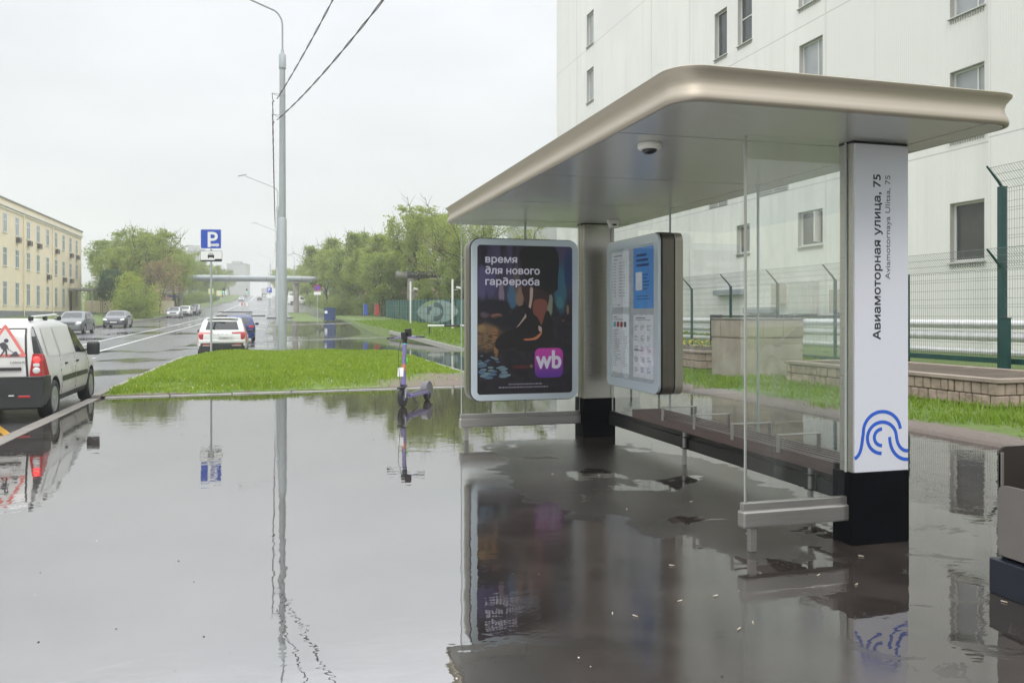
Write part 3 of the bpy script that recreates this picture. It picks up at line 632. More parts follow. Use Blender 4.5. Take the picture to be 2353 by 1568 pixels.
# advertising lightbox
ad = lightbox('advertising_lightbox', T((2.205, 9.49, .49)) @ FY, 1.335, 1.915, .34, 'backlit advertising panel with a dark poster of a shoe on wet cobbles', 'advertising panel', .072)
w, h = 1.335, 1.915; ax0, ax1, ay0, ay1 = .07, w-.07, .07, h-.07
PX = lambda x: ax0+(x-20)/925*(ax1-ax0)
PY = lambda y: ay1-(y-65)/1450*(ay1-ay0)   # proportions of the print itself
def poster_mat():
    m, t, b = newmat('poster_print'); l = t.links.new
    co = t.nodes.new('ShaderNodeTexCoord').outputs['Object']
    wob = noise(t, co, 7, 3, .6); sp = t.nodes.new('ShaderNodeSeparateXYZ'); l(co, sp.inputs[0]); X, Y = sp.outputs[0], sp.outputs[1]
    mp = t.nodes.new('ShaderNodeMapping'); mp.inputs['Scale'].default_value = (1, .10, 1); l(co, mp.inputs[0])
    v = noise(t, mp.outputs[0], 7.5, 3, .55, .2)
    up = mixc(t, sstep(t, v, .35, .65), (.016, .014, .022), (.060, .050, .105)); low = mixc(t, sstep(t, noise(t, co, 9, 4, .6), .4, .7), (.012, .010, .014), (.024, .018, .026))
    c = mixc(t, sstep(t, Y, PY(640), PY(560)), low, up)
    for (cx, cy, rx, ry, col, soft) in ((70, 430, 45, 170, (.075, .065, .15), .5), (150, 430, 50, 160, (.065, .055, .14), .5), (252, 560, 26, 140, (.20, .16, .22), .35), (360, 560, 48, 130, (.05, .12, .20), .3), (428, 560, 38, 110, (.22, .14, .10), .4), (395, 400, 30, 130, (.10, .075, .07), .5),
        (715, 640, 34, 120, (.19, .21, .15), .35), (830, 480, 60, 220, (.035, .11, .16), .6), (820, 620, 35, 60, (.05, .15, .17), .6), (905, 300, 40, 200, (.02, .04, .10), .6), (210, 755, 55, 26, (.24, .10, .07), .5), (95, 740, 40, 30, (.08, .055, .07), .5), (900, 690, 13, 45, (.22, .15, .09), .5), (855, 800, 12, 14, (.12, .05, .03), .6),
        (120, 960, 130, 130, (.16, .10, .05), .6), (60, 880, 40, 40, (.24, .15, .07), .6), (190, 930, 30, 60, (.26, .12, .05), .6), (200, 1040, 22, 120, (.22, .12, .05), .5), (450, 1250, 90, 18, (.08, .02, .018), .6), (540, 1245, 14, 16, (.22, .12, .07), .5), (330, 800, 200, 60, (.012, .012, .018), .6), (180, 660, 150, 70, (.014, .013, .02), .4)):
        a = vmath(t, 'MULTIPLY', vmath(t, 'SUBTRACT', X, PX(cx)), 1/(PX(rx)-PX(0))); d = vmath(t, 'MULTIPLY', vmath(t, 'SUBTRACT', Y, PY(cy)), 1/(PY(0)-PY(ry)))
        q = vmath(t, 'ADD', vmath(t, 'SQRT', vmath(t, 'ADD', vmath(t, 'MULTIPLY', a, a), vmath(t, 'MULTIPLY', d, d))), vmath(t, 'MULTIPLY', vmath(t, 'SUBTRACT', wob, .5), .8))
        c = mixc(t, sstep(t, q, 1+soft*.5, 1-soft*.5), c, col)
    # ripples of light on the wet stones
    mp2 = t.nodes.new('ShaderNodeMapping'); mp2.inputs['Scale'].default_value = (1, 3.2, 1); l(co, mp2.inputs[0])
    rp = vmath(t, 'MULTIPLY', sstep(t, noise(t, mp2.outputs[0], 16, 3, .5), .48, .6), vmath(t, 'MULTIPLY', sstep(t, Y, PY(860), PY(930)), sstep(t, X, PX(430), PX(150))))
    c = mixc(t, vmath(t, 'MULTIPLY', rp, .7), c, (.012, .012, .014))
    c = mixc(t, .38, c, (.008, .008, .010))
    l(c, b.inputs['Base Color']); b.inputs['Roughness'].default_value = .3; l(c, b.inputs['Emission Color']); b.inputs['Emission Strength'].default_value = .3; return m
def pm(n, c, e_=.35): return mat('print_'+n, c, .35, emit=e_)
mb = MB(); mb.prism(rrect(ax0-.01, ax1+.01, ay0-.01, ay1+.01, .04, 8), -.025, -.012, poster_mat()); ps = mb.build('poster', None, ad)
def blob(mb, pts, z, m):
    n = len(pts); P = []
    for k in range(n):
        p0, p1, p2, p3 = (Vector(pts[(k+j-1) % n]) for j in range(4))
        for q in range(5):
            t = q/5; P.append(.5*((2*p1)+(-p0+p2)*t+(2*p0-5*p1+4*p2-p3)*t*t+(-p0+3*p1-3*p2+p3)*t**3))
    mb.prism([(PX(a.x), PY(a.y)) for a in P], z, z+.0006, m)
prints = dict(lilac=pm('lilac', (.10, .08, .20)), sky=pm('blue_glow', (.06, .14, .24)), warm=pm('warm_glow', (.27, .16, .10)), yel=pm('pale_glow', (.26, .27, .17)), dark=pm('near_black', (.009, .008, .009)), skin=pm('skin_shade', (.11, .038, .028)), skin2=pm('skin_rim', (.26, .19, .17)), brown=pm('deep_brown', (.022, .012, .012)), gold=pm('gold_water', (.30, .17, .06)), cob=pm('blue_cobble', (.045, .08, .12)), cob2=pm('pale_cobble', (.08, .12, .14)), orange=pm('orange_rim', (.28, .10, .045)), ltxt=pm('lettering', (.42, .41, .48), .25), small=pm('small_print', (.16, .15, .18)))
z = -.0118
mb = MB()
rr = random.Random(4)
for k in range(40):
    y = 1140+(k/46)**.8*240; sc = .3+(y-1120)/330; x = 25+rr.random()*(170+(y-1140)*.75); rx, ry = 42*sc, 14*sc
    x = max(x, 24+rx); a = [(x+rx*math.cos(q)*rr.uniform(.85, 1.1), y+ry*math.sin(q)) for q in [i*math.pi/3 for i in range(6)]]; blob(mb, a, z+.0007+k*.00001, prints['cob' if rr.random() < .6 else 'cob2'])
mb.build('printed_background', None, ps)
mb = MB(); z += .0016
blob(mb, [(450, 90), (780, 90), (800, 430), (790, 500), (690, 550), (540, 490), (450, 300)], z, prints['dark'])
blob(mb, [(455, 470), (700, 520), (690, 690), (640, 850), (560, 780), (500, 740), (490, 640)], z+.0007, prints['brown'])
blob(mb, [(570, 600), (680, 600), (690, 710), (630, 850), (600, 790), (560, 730)], z+.0014, prints['skin'])
blob(mb, [(528, 480), (556, 490), (545, 620), (510, 735), (420, 850), (380, 930), (340, 930), (430, 820), (500, 700), (522, 600)], z+.0021, prints['skin2'])
blob(mb, [(410, 668), (470, 650), (540, 690), (560, 780), (500, 840), (480, 700)], z+.0024, prints['dark'])
blob(mb, [(250, 935), (420, 850), (520, 735), (600, 770), (640, 880), (620, 960), (480, 1000), (420, 1050), (220, 1075), (195, 1000)], z+.0028, prints['dark'])
blob(mb, [(640, 850), (690, 700), (735, 780), (760, 1000), (700, 1080), (400, 1090), (480, 1000), (620, 960)], z+.0034, prints['dark'])
blob(mb, [(470, 978), (560, 968), (620, 925), (645, 905), (630, 945), (580, 985), (480, 992)], z+.0041, prints['orange'])
blob(mb, [(610, 850), (640, 870), (636, 910), (612, 895)], z+.0044, prints['skin2'])
mb.build('printed_shoe', None, ps)
for k, s_ in enumerate(('время', 'для нового', 'гардероба')):
    wd = (300, 520, 515)[k]/925*(ax1-ax0)
    text(s_.replace('д', '∂'), .118, prints['ltxt'], T((PX(92), PY((236, 345, 452)[k]), z+.005)), 'lettering', ps, .0004, .003, width=wd)
def logo_mat():
    m, t, b = newmat('print_logo'); l = t.links.new
    co = t.nodes.new('ShaderNodeTexCoord').outputs['Object']; sp = t.nodes.new('ShaderNodeSeparateXYZ'); l(co, sp.inputs[0])
    c = mixc(t, sstep(t, sp.outputs[1], PY(1360), PY(1080)), (.06, .02, .16), (.28, .03, .20)); l(c, b.inputs['Base Color']); l(c, b.inputs['Emission Color']); b.inputs['Emission Strength'].default_value = .35; return m
mb = MB(); mb.prism(rrect(PX(572), PX(850), PY(1360), PY(1070), .07, 8), z+.005, z+.0056, logo_mat()); lg = mb.build('logo_tile', None, ps)
text('wb', .30, prints['ltxt'], T((PX(588), PY(1265), z+.0062)), 'lettering', ps, .0004, .008, width=240/925*(ax1-ax0))
mb = MB()
for row, (a, b_) in enumerate(((320, 630), (225, 705))):
    x = a
    while x < b_:
        q = rr.uniform(10, 26); mb.prism([(PX(x), PY(1424+row*30)), (PX(x+q), PY(1424+row*30)), (PX(x+q), PY(1412+row*30)), (PX(x), PY(1412+row*30))], z+.005, z+.0054, prints['small']); x += q+7
mb.build('small_print', None, ps)
# information lightbox on the back wall
inf = lightbox('information_lightbox', T((3.83, 9.28, .675)) @ FX, 1.40, 1.69, .28, 'information case with four sheets, the upper right one blue, on the back glass', 'information board', .10, .09)
w, h = 1.40, 1.69
mb = MB(); mb.prism(rrect(.09, w-.09, .09, h-.09, .04, 8), -.028, -.018, mat('case_back', (.42, .44, .47), .3, emit=.12)); back = mb.build('case_back', None, inf)
shw = mat('paper_sheet', (.62, .63, .67), .5, emit=.15); shb = mat('blue_sheet', (.06, .24, .60), .5, emit=.15); lt = mat('sheet_ink', (.22, .23, .26), .6); ltd = mat('sheet_ink_navy', (.02, .06, .25), .6)
def sheet_p(x0, x1, y0, y1, m, name='paper_sheet'):
    mb = MB(); mb.prism([(x0, y0), (x1, y0), (x1, y1), (x0, y1)], -.0178, -.016, m); return mb.build(name, None, inf)
def rule(mb, x0, x1, y, hh, m): mb.prism([(x0, y), (x1, y), (x1, y+hh), (x0, y+hh)], -.0158, -.0154, m)
s1 = sheet_p(.14, .62, .92, 1.56, shw); s2 = sheet_p(.74, 1.25, .90, 1.57, shb, 'blue_poster'); s3 = sheet_p(.14, .62, .16, .84, shw); s4 = sheet_p(.74, 1.25, .14, .83, shw)
mb = MB()
rule(mb, .18, .42, 1.51, .012, lt); rule(mb, .18, .30, 1.47, .01, lt)
for k in range(12):
    rule(mb, .17, .24, 1.43-k*.035, .008, lt); rule(mb, .33, .41, 1.43-k*.035, .007, lt); rule(mb, .44, .50, 1.43-k*.035, .007, lt)
rule(mb, .17, .20, .94, .01, lt); rule(mb, .30, .36, .94, .01, lt); mb.build('printed_lines', None, s1)
mb = MB()
for k, q in enumerate((.26, .30, .32)): rule(mb, .82, .82+q, 1.47-k*.055, .028, ltd)
for k in range(5): rule(mb, 1.00, 1.00+(.12, .09, .15, .14, .1)[k], 1.26-k*.038, .012, ltd)
for k in range(2): rule(mb, .82, 1.12+k*.04, 1.03-k*.03, .009, ltd)
mb.prism(rrect(.80, .97, 1.10, 1.30, .01, 2), -.0158, -.0154, shw); mb.build('printed_lines', None, s2)
mb = MB()
for k in range(4): mb.prism(rrect(.17+k*.10, .245+k*.10, .69, .75, .012, 3), -.0158, -.0154, (mat('icon_cyan', (.1, .4, .6), .5), M['red'], M['red'], M['ink'])[k])
rule(mb, .17, .28, .80, .01, lt); rule(mb, .17, .45, .775, .006, lt)
for k in range(20): rule(mb, .17, .24+rr.random()*.16, .65-k*.022, .006, lt); rule(mb, .45, .49+rr.random()*.08, .64-k*.022, .006, lt)
mb.build('printed_lines', None, s3)
mb = MB(); rule(mb, .80, 1.05, .79, .012, lt); rule(mb, .80, 1.18, .77, .006, lt); rule(mb, .76, .98, .435, .01, lt)
for a in range(3):
    for b_ in range(5):
        for k in range(4): rule(mb, .77+a*.16, .80+a*.16+rr.random()*.08, .71-b_*.115-k*.016, .006, lt)
mb.build('printed_lines', None, s4)
mb = MB(); mb.prism(rrect(.085, w-.085, .085, h-.085, .04, 8), -.012, -.008, M['glass']); mb.build('cover_glass', None, inf)
# dome camera and beacon under the roof
r_ = empty('dome_camera', (2.38, 5.03, ZR), label='small white dome camera with black lens bubble under the shelter roof', cat='security camera')
mb = MB(); mb.lathe([(.074, -.002), (.078, -.012), (.078, -.035), (.066, -.042), (.02, -.042)], M['white'], 32); mb.build('base_ring', None, r_)
mb = MB(); mb.lathe([(.05, -.0425)]+[(.05*math.cos(R(a)), -.0425-.03*math.sin(R(a))) for a in range(10, 90, 10)], M['blackp'], 28); mb.build('lens_bubble', None, r_)
r_ = empty('motion_sensor', (3.88, 9.2, ZR), label='beige wedge-shaped sensor under the roof beside the far column', cat='sensor')
mb = MB(); mb.prism([(-.075, -.002), (.075, -.002), (.05, -.085), (-.035, -.095)], -.04, .04, M['white'], FY); mb.build('case', None, r_)
mb = MB(); mb.box((.0, -.042, -.06), (.05, .004, .02), M['blackp']); mb.build('lens_window', None, r_)
# litter bin at the right edge
r_ = empty('litter_bin', (3.9, 3.1, 0), label='open-fronted brown metal litter bin on a blue-black base at the right edge', cat='litter bin')
mb = MB(); mb.bb(-.18, .55, -.75, .51, 0, .19, M['binb'], .006); mb.build('base', None, r_)
mb = MB(); mb.prism(rrect(-.70, .47, .215, .59, .045, 6), -.012, .012, M['binp'], T((-.152, 0, 0)) @ Matrix(((0, 0, 1, 0), (1, 0, 0, 0), (0, 1, 0, 0), (0, 0, 0, 1)))); mb.build('front_panel', None, r_)
mb = MB(); mb.prism(rrect(-.135, .50, .19, .79, .035, 6), .478, .49, M['bind'], Matrix(((1, 0, 0, 0), (0, 0, 1, 0), (0, 1, 0, 0), (0, 0, 0, 1))))
mb.bb(.49, .502, -.72, .478, .19, .78, M['bind']); mb.bb(-.13, .49, -.72, .478, .20, .21, M['bind']); mb.bb(-.13, .50, -.735, -.722, .19, .79, M['bind']); mb.build('shell', None, r_)
mb = MB(); mb.bb(-.135, -.115, .473, .493, .20, .76, M['binp'], .003); mb.build('edge_trim', None, r_)
# litter on the pavement
def butt(x, y, a, first=[None]):
    lab = 'pale cigarette butt lying on the wet pavement in front of the shelter'
    if first[0] is None:
        r = empty('cigarette_butt', (x, y, .006), a, label=lab, cat='litter', group='cigarette butts on the pavement'); r.scale = (.58, .58, .58)
        mb = MB(); mb.tube([(0, 0, 0), (.035, 0, 0)], .0042, M['butt'], 8); mb.build('paper', None, r)
        mb = MB(); mb.tube([(-.02, 0, 0), (0, 0, 0)], .0044, M['buttf'], 8); mb.build('filter', None, r); first[0] = r
    else: dup(first[0], (x, y, .006), a)
for x, y, a in ((2.03, 3.93, .3), (1.72, 3.79, 2), (1.62, 3.85, 1.2), (2.25, 3.95, .2), (2.23, 3.55, 1.1), (2.12, 3.5, .6), (2.28, 4.5, 2.5), (3.2, 6.0, .2), (2.6, 5.9, 1), (2.9, 7.2, 2), (3.66, 3.45, 1.9), (3.70, 3.35, 1.2), (3.1, 3.9, .5), (3.5, 4.35, 2.2), (3.1, 5.0, 1.6), (2.5, 7.4, .2), (3.0, 4.1, .5)): butt(x, y, a)
mb = MB(); g_ = random.Random(12)
for k in range(200):
    x = g_.uniform(-2.8, 3.8); y = 2.6+g_.random()**1.6*12; q = .001+.004*g_.random()**2; mb.box((x, y, q*.3), (q*2, q*1.4, q), M['leafd'] if g_.random() < .8 else M['butt'], Euler((0, 0, g_.random()*6)).to_matrix())
mb.build('grit', None, label='tiny specks of grit and plant scraps scattered over the wet pavement', cat='grit', kind='stuff')

# ------------------------------------------------------------------ vehicles
def interp(pts, x): return float(np.interp(x, [p[0] for p in pts], [p[1] for p in pts]))
class Car:
    def __init__(s, L, Wd, top, belt, wb, ro, wr=.31, tumble=.32, clear=.2, roofin=.0, taper=.13, tail_taper=.06):
        s.L, s.W, s.top, s.belt, s.wb, s.wr, s.tum, s.clear, s.taper, s.tt = L, Wd, top, belt, wb, wr, tumble, clear, taper, tail_taper
        s.y0 = -L/2; s.y1 = L/2; s.yr = s.y0+ro; s.yf = s.yr+wb
    def hw(s, y):
        a = max(0, (y-(s.y1-.75))/.75); b = max(0, ((s.y0+.45)-y)/.45); return s.W/2*(1-s.taper*a*a*1.6-s.tt*b*b*1.6)
    def bl(s, y): return min(interp(s.belt, y), interp(s.top, y)-.02)
    def sx(s, y, z):
        "outer half width of the side at height z"
        w = s.hw(y); b = s.bl(y)
        if z > b: return w*.955-s.tum*(z-b)
        zs = [(s.clear, .90), (s.clear+.12, .975), (.5, 1.0), (.72, .995), (b, .955)]
        return w*interp(zs, z)
    def ring(s, y):
        zt = interp(s.top, y); w = s.hw(y); b = s.bl(y); c = s.clear
        e0 = max(0, (y-(s.y1-.12))/.12); e1 = max(0, ((s.y0+.08)-y)/.08); c += .10*e0+.08*e1
        P = [(0, c), (w*.6, c), (w*.86, c+.0), (w*.95, c+.05), (s.sx(y, c+.12) if zt > c+.3 else w*.97, c+.13)]
        for q in (.50, .60, .72): P.append((w*1.0 if q < .7 else w*.995, min(q, c+.13+(zt-c-.15)*(.3 if q == .5 else .5 if q == .6 else .7))))
        P.append((w*.975, b-(b-.72)*.35 if b > .8 else b-.01)); P.append((w*.955, b))
        h = zt-b
        if h > .12:
            zz = zt-.10; xr = w*.955-s.tum*(zz-b); P += [(w*.955-s.tum*(zz-b)*.5, b+(zz-b)*.5), (xr, zz), (xr-.035, zt-.045), (xr*.84, zt-.014), (xr*.45, zt), (0, zt+.004)]
        else: P += [(w*.94, b+h*.35), (w*.90, b+h*.6), (w*.84, b+h*.8), (w*.7, zt-.004), (w*.4, zt+.006), (0, zt+.010)]
        return P
    def body(s, paint, arches=True, low=None):
        ys = sorted(set([s.y0, s.y0+.015, s.y0+.05, s.y0+.11, s.y1-.11, s.y1-.05, s.y1-.015, s.y1]+[round(p[0], 3) for p in s.top]+list(np.linspace(s.y0+.2, s.y1-.2, 24))))
        mb = MB(); pi = mb.mi(paint); li = mb.mi(low or paint); rings = []
        for y in ys:
            P = s.ring(y); full = [(x, z) for x, z in P]+[(-x, z) for x, z in P[-2:0:-1]]
            rings.append([mb.bm.verts.new((x, y, z)) for x, z in full])
        n = len(rings[0]); npt = len(s.ring(0))
        for a, b in zip(rings, rings[1:]):
            for j in range(n):
                f = mb.bm.faces.new((a[j], a[(j+1) % n], b[(j+1) % n], b[j])); jj = j if j < npt-1 else n-1-j
                f.material_index = li if jj < 4 else pi; f.smooth = True
        for r in (rings[0], rings[-1][::-1]):
            mb.bm.faces.new(r).material_index = li
        o = mb.build('body', None, smooth=True, ang=38)
        if arches:
            cut = MB(); cut.mi(M['under'])
            for y in (s.yr, s.yf):
                for sd in (-1, 1): cut.lathe([(s.wr+.055, -.17), (s.wr+.055, .17)], M['under'], 40, T((sd*(s.W/2-.10), y, s.wr+.01)) @ Matrix.Rotation(R(90), 4, 'Y'))
            co = cut.build('cut', None); m = o.modifiers.new('b', 'BOOLEAN'); m.object = co; m.solver = 'EXACT'; m.operation = 'DIFFERENCE'
            try: m.material_mode = 'TRANSFER'
            except Exception: pass
            dg = bpy.context.evaluated_depsgraph_get(); dg.update(); me = bpy.data.meshes.new_from_object(o.evaluated_get(dg)); o.modifiers.clear(); old = o.data; o.data = me; bpy.data.meshes.remove(old); bpy.data.objects.remove(co); me.name = 'body'
        return o
    def side(s, name, quad, m, parent, sd=1, off=.004, nu=8, nv=3, fn=None):
        q = quad; mb = MB()
        def f(u, v):
            y = (q[0][0]*(1-u)+q[1][0]*u)*(1-v)+(q[3][0]*(1-u)+q[2][0]*u)*v; z = (q[0][1]*(1-u)+q[1][1]*u)*(1-v)+(q[3][1]*(1-u)+q[2][1]*u)*v
            return Vector((sd*(s.sx(y, z)+off), y, z))
        mb.grid(f, nu, nv, m); return mb.build(name, None, parent, recalc=False)
    def endsurf(s, end):
        "height -> y on the centre line at the rear (end=-1) or front (+1)"
        ys = np.linspace(s.y0, 0, 400) if end < 0 else np.linspace(s.y1, 0, 400)
        zs = np.maximum.accumulate(np.array([interp(s.top, y) for y in ys])); zs = zs+np.arange(400)*1e-7
        return lambda z: float(np.interp(z, zs, ys))
    def endpatch(s, name, quad, m, parent, end, off=.006, nu=10, nv=4):
        g = s.endsurf(end); mb = MB(); q = quad
        def f(u, v):
            x = (q[0][0]*(1-u)+q[1][0]*u)*(1-v)+(q[3][0]*(1-u)+q[2][0]*u)*v; z = (q[0][1]*(1-u)+q[1][1]*u)*(1-v)+(q[3][1]*(1-u)+q[2][1]*u)*v
            d = .02*(abs(x)/(s.W*.4))**3
            y = g(z+d); return Vector((x, y+end*off, z+.004))
        mb.grid(f, nu, nv, m); return mb.build(name, None, parent, recalc=False)
_wheels = {}
def wheel(parent, loc, r, sd, rimm, wdt=.2):
    key = (round(r, 3), rimm.name)
    if key not in _wheels:
        mx = Matrix.Rotation(R(90), 4, 'Y')
        a = MB(); a.lathe([(r*.66, -wdt/2+.01), (r*.92, -wdt/2), (r*.985, -wdt/2+.02), (r, -wdt*.25), (r, wdt*.25), (r*.985, wdt/2-.02), (r*.92, wdt/2), (r*.66, wdt/2-.01), (r*.64, wdt/2-.05), (.02, wdt/2-.09)], M['rubber'], 32, mx)
        b = MB(); b.lathe([(r*.66, wdt/2-.012), (r*.645, wdt/2-.004), (r*.60, wdt/2-.012), (r*.59, wdt/2-.05), (.01, wdt/2-.075)], rimm, 32, mx)
        for k in range(7):
            t = 2*math.pi*k/7; q = Matrix.Rotation(t, 3, 'X'); c = q @ Vector((wdt/2-.03, 0, r*.34)); b.box(c, (.028, r*.12, r*.56), rimm, q)
        b.lathe([(r*.16, wdt/2-.05), (r*.15, wdt/2-.008), (r*.06, wdt/2-.004)], rimm, 16, mx)
        oa = a.build('wheel', None); ob = b.build('rim', None, oa); _wheels[key] = (oa.data, ob.data); bpy.data.objects.remove(ob); bpy.data.objects.remove(oa)
    ma, mb_ = _wheels[key]; w = bpy.data.objects.new('wheel', ma); COL.objects.link(w); w.parent = parent; w.location = loc; w.rotation_euler = (rnd.random()*3, 0, 0) if sd > 0 else (rnd.random()*3, 0, math.pi)
    o = bpy.data.objects.new('rim', mb_); COL.objects.link(o); o.parent = w; return w
def mirror(parent, x, y, z, sd, m, s_=1.0, hz=1.0):
    mb = MB(); mb.box((sd*(x+.12*s_), y, z), (.19*s_, .09*s_, .14*s_*hz), m, None, .035*s_, 3); mb.box((sd*(x+.02), y+.01, z-.03), (.09, .04, .03), M['trim']); o = mb.build('wing_mirror', None, parent, smooth=True)
    return o
def numplate(parent, x, y, z, w, h, end, s_=None):
    mb = MB(); mb.box((x, y, z), (w, .012, h), M['plate'], None, .003); o = mb.build('number_plate', None, parent)
    mb = MB()
    for (xa, xb, za, zb) in ((-w/2, w/2, h/2-.006, h/2), (-w/2, w/2, -h/2, -h/2+.006), (-w/2, -w/2+.006, -h/2, h/2), (w/2-.006, w/2, -h/2, h/2), (w*.2, w*.2+.005, -h/2, h/2)): mb.bb(x+xa, x+xb, y+end*.0065, y+end*.0075, z+za, z+zb, M['ink'])
    mb.build('plate_border', None, o)
    if s_:
        rot = FY if end < 0 else Matrix.Rotation(math.pi, 4, 'Z') @ FY
        text(s_[0], .10, M['ink'], T((x-end*-1*(w*.45) if end > 0 else x-w*.45, y+end*.0072, z-.035)) @ rot, 'lettering', o, .0005, 0, width=w*.62)
        text(s_[1], .07, M['ink'], T((x+(w*.25 if end < 0 else -w*.25), y+end*.0072, z-.02)) @ rot, 'lettering', o, .0005, 0, width=w*.17)
    return o
def finish_car(c, paint, rimm, name, label, rearwin, frontwin, sides, lights, paintlow=None, mirr=.9, plate_z=(.55, .45), mirror_m=None, grille=True, handles=True):
    rt = empty(name, (0, 0, 0), label=label, cat='car')
    b = c.body(paint, low=paintlow); b.parent = rt
    c.endpatch('rear_window', rearwin, M['carglass'], rt, -1); c.endpatch('windscreen', frontwin, M['carglass'], rt, 1)
    for sd in (-1, 1):
        for q in sides: c.side('side_window', q, M['carglass'], rt, sd)
        for yy in (c.yr, c.yf): wheel(rt, (sd*(c.W/2-.115), yy, c.wr), c.wr, sd, rimm)
        mirror(rt, c.sx(mirr, c.bl(mirr)), mirr, c.bl(mirr)+.06, sd, mirror_m or paint)
    for (nm, kind, q, m, end) in lights:
        if kind == 'e':
            for sd in (-1, 1): c.endpatch(nm, [(sd*x, z) for x, z in q], m, rt, end, .010, 6, 4)
        elif kind == 'c': c.endpatch(nm, q, m, rt, end, .009, 6, 3)
        else:
            for sd in (-1, 1): c.side(nm, q, m, rt, sd, .006)
    if handles:
        for sd in (-1, 1):
            for yy in (-.55, .35):
                mb = MB(); x = c.sx(yy, .85)+.012; mb.box((sd*x, yy, .84), (.025, .15, .022), paint, None, .006); mb.build('door_handle', None, rt)
            for yy in (-.78, .12, 1.02):
                mb = MB()
                for k in range(6):
                    z0 = .34+k*.085; mb.box((sd*(c.sx(yy, z0+.04)+.0005), yy, z0+.04), (.003, .007, .0855), M['under'])
                mb.build('door_gap', None, rt)
    return rt
# white crossover parked beyond the island
def suv_type(paint, label, extras=True, plate=None):
    c = Car(4.40, 1.82, [(-2.2, .52), (-2.195, .80), (-2.17, .96), (-2.12, 1.06), (-1.98, 1.30), (-1.84, 1.50), (-1.70, 1.575), (-1.3, 1.62), (-.4, 1.645), (.25, 1.60), (.55, 1.50), (1.25, 1.08), (1.6, 1.02), (2.0, .93), (2.13, .80), (2.18, .62), (2.2, .5)],
            [(-2.2, 1.0), (-1, 1.03), (.5, .98), (1.2, .95), (2.2, .8)], 2.70, .84, .345, .34, .23, taper=.16)
    rt = finish_car(c, paint, M['rimd'], 'crossover_car', label, [(-.60, 1.13), (.60, 1.13), (.52, 1.46), (-.52, 1.46)], [(.66, 1.12), (-.66, 1.12), (-.55, 1.50), (.55, 1.50)],
        [[(-.72, 1.05), (.10, 1.03), (.05, 1.50), (-.72, 1.50)], [(.16, 1.03), (1.0, 1.0), (.42, 1.47), (.12, 1.50)], [(-1.55, 1.08), (-.78, 1.06), (-.78, 1.49), (-1.35, 1.44)]],
        [('tail_lamp', 'e', [(.36, .965), (.86, .975), (.82, 1.05), (.33, 1.04)], M['lampred'], -1), ('tail_lamp', 'e', [(.68, .74), (.80, .76), (.86, .975), (.66, .975)], M['lampred'], -1),
         ('headlight', 'e', [(.50, .80), (.80, .80), (.80, .90), (.55, .90)], M['lampclear'], 1), ('grille', 'c', [(.45, .58), (-.45, .58), (-.5, .84), (.5, .84)], M['trim'], 1)],
        paintlow=M['trim'], mirr=.85, mirror_m=M['mirrorg'])
    # rear bumper with dark valance, reflectors and bright strips
    mb = MB(); mb.box((0, -2.205, .40), (1.54, .06, .40), M['trim'], None, .03, 2); mb.build('rear_valance', None, rt, smooth=True)
    mb = MB(); mb.box((0, -2.185, .665), (1.66, .07, .14), paint, None, .03, 3); mb.build('rear_bumper', None, rt, smooth=True)
    for sd in (-1, 1):
        mb = MB(); mb.box((sd*.56, -2.238, .54), (.26, .02, .05), M['lampred'], None, .006); rf = mb.build('reflector', None, rt); mb = MB(); mb.box((sd*.52, -2.236, .505), (.34, .016, .018), M['signw']); mb.build('bright_strip', None, rf)
    mb = MB(); mb.box((0, -1.74, 1.60), (1.16, .22, .035), paint, None, .012); mb.build('roof_spoiler', None, rt)
    numplate(rt, .14, -2.205, .80, .52, .112, -1, plate)
    if extras:
        text('HAVAL', .062, M['galv'], T((-.33, -2.182, .925)) @ FY, 'lettering', rt, .003, 0, space=2.0, width=.66)
        # orange reflective film on the rear pillars and flanks
        for sd in (-1, 1):
            c.side('orange_stripe', [(-2.0, .95), (-1.80, .95), (-1.42, 1.50), (-1.66, 1.50)], M['orange'], rt, sd, .006, 4, 8)
            c.side('orange_stripe', [(-2.12, .60), (-1.98, .62), (-1.80, .95), (-2.02, .95)], M['orange'], rt, sd, .006, 3, 5)
    return rt
suv = suv_type(M['car_white'], 'white crossover with orange stripes on its rear pillars, parked beyond the parking sign', True, ('Е248МК', '797'))
suv.scale = (1, 1, .94); suv.location = (-2.02, 35.35, -.115); suv.rotation_euler = (0, 0, R(1))
def hatch(paint, label, name='hatchback_car', rimm=None):
    c = Car(4.15, 1.74, [(-2.075, .5), (-2.07, .78), (-2.03, .95), (-1.85, 1.15), (-1.55, 1.38), (-1.2, 1.46), (-.3, 1.50), (.3, 1.44), (1.05, 1.02), (1.5, .95), (1.9, .82), (2.03, .68), (2.075, .5)],
            [(-2.1, .92), (0, .93), (1.1, .9), (2.1, .75)], 2.55, .76, .31, .33, .19)
    return finish_car(c, paint, rimm or M['rim'], name, label, [(-.55, 1.0), (.55, 1.0), (.46, 1.33), (-.46, 1.33)], [(.60, 1.04), (-.60, 1.04), (-.5, 1.38), (.5, 1.38)],
        [[(-.70, .96), (.10, .96), (.05, 1.36), (-.68, 1.37)], [(.16, .96), (.98, .96), (.42, 1.33), (.12, 1.36)], [(-1.45, .98), (-.76, .97), (-.74, 1.36), (-1.2, 1.32)]],
        [('tail_lamp', 'e', [(.52, .78), (.80, .78), (.78, .92), (.52, .90)], M['lampred'], -1), ('headlight', 'e', [(.48, .66), (.78, .66), (.76, .80), (.50, .80)], M['lampclear'], 1), ('grille', 'c', [(.4, .58), (-.4, .58), (-.42, .74), (.42, .74)], M['trim'], 1)], mirr=.85)
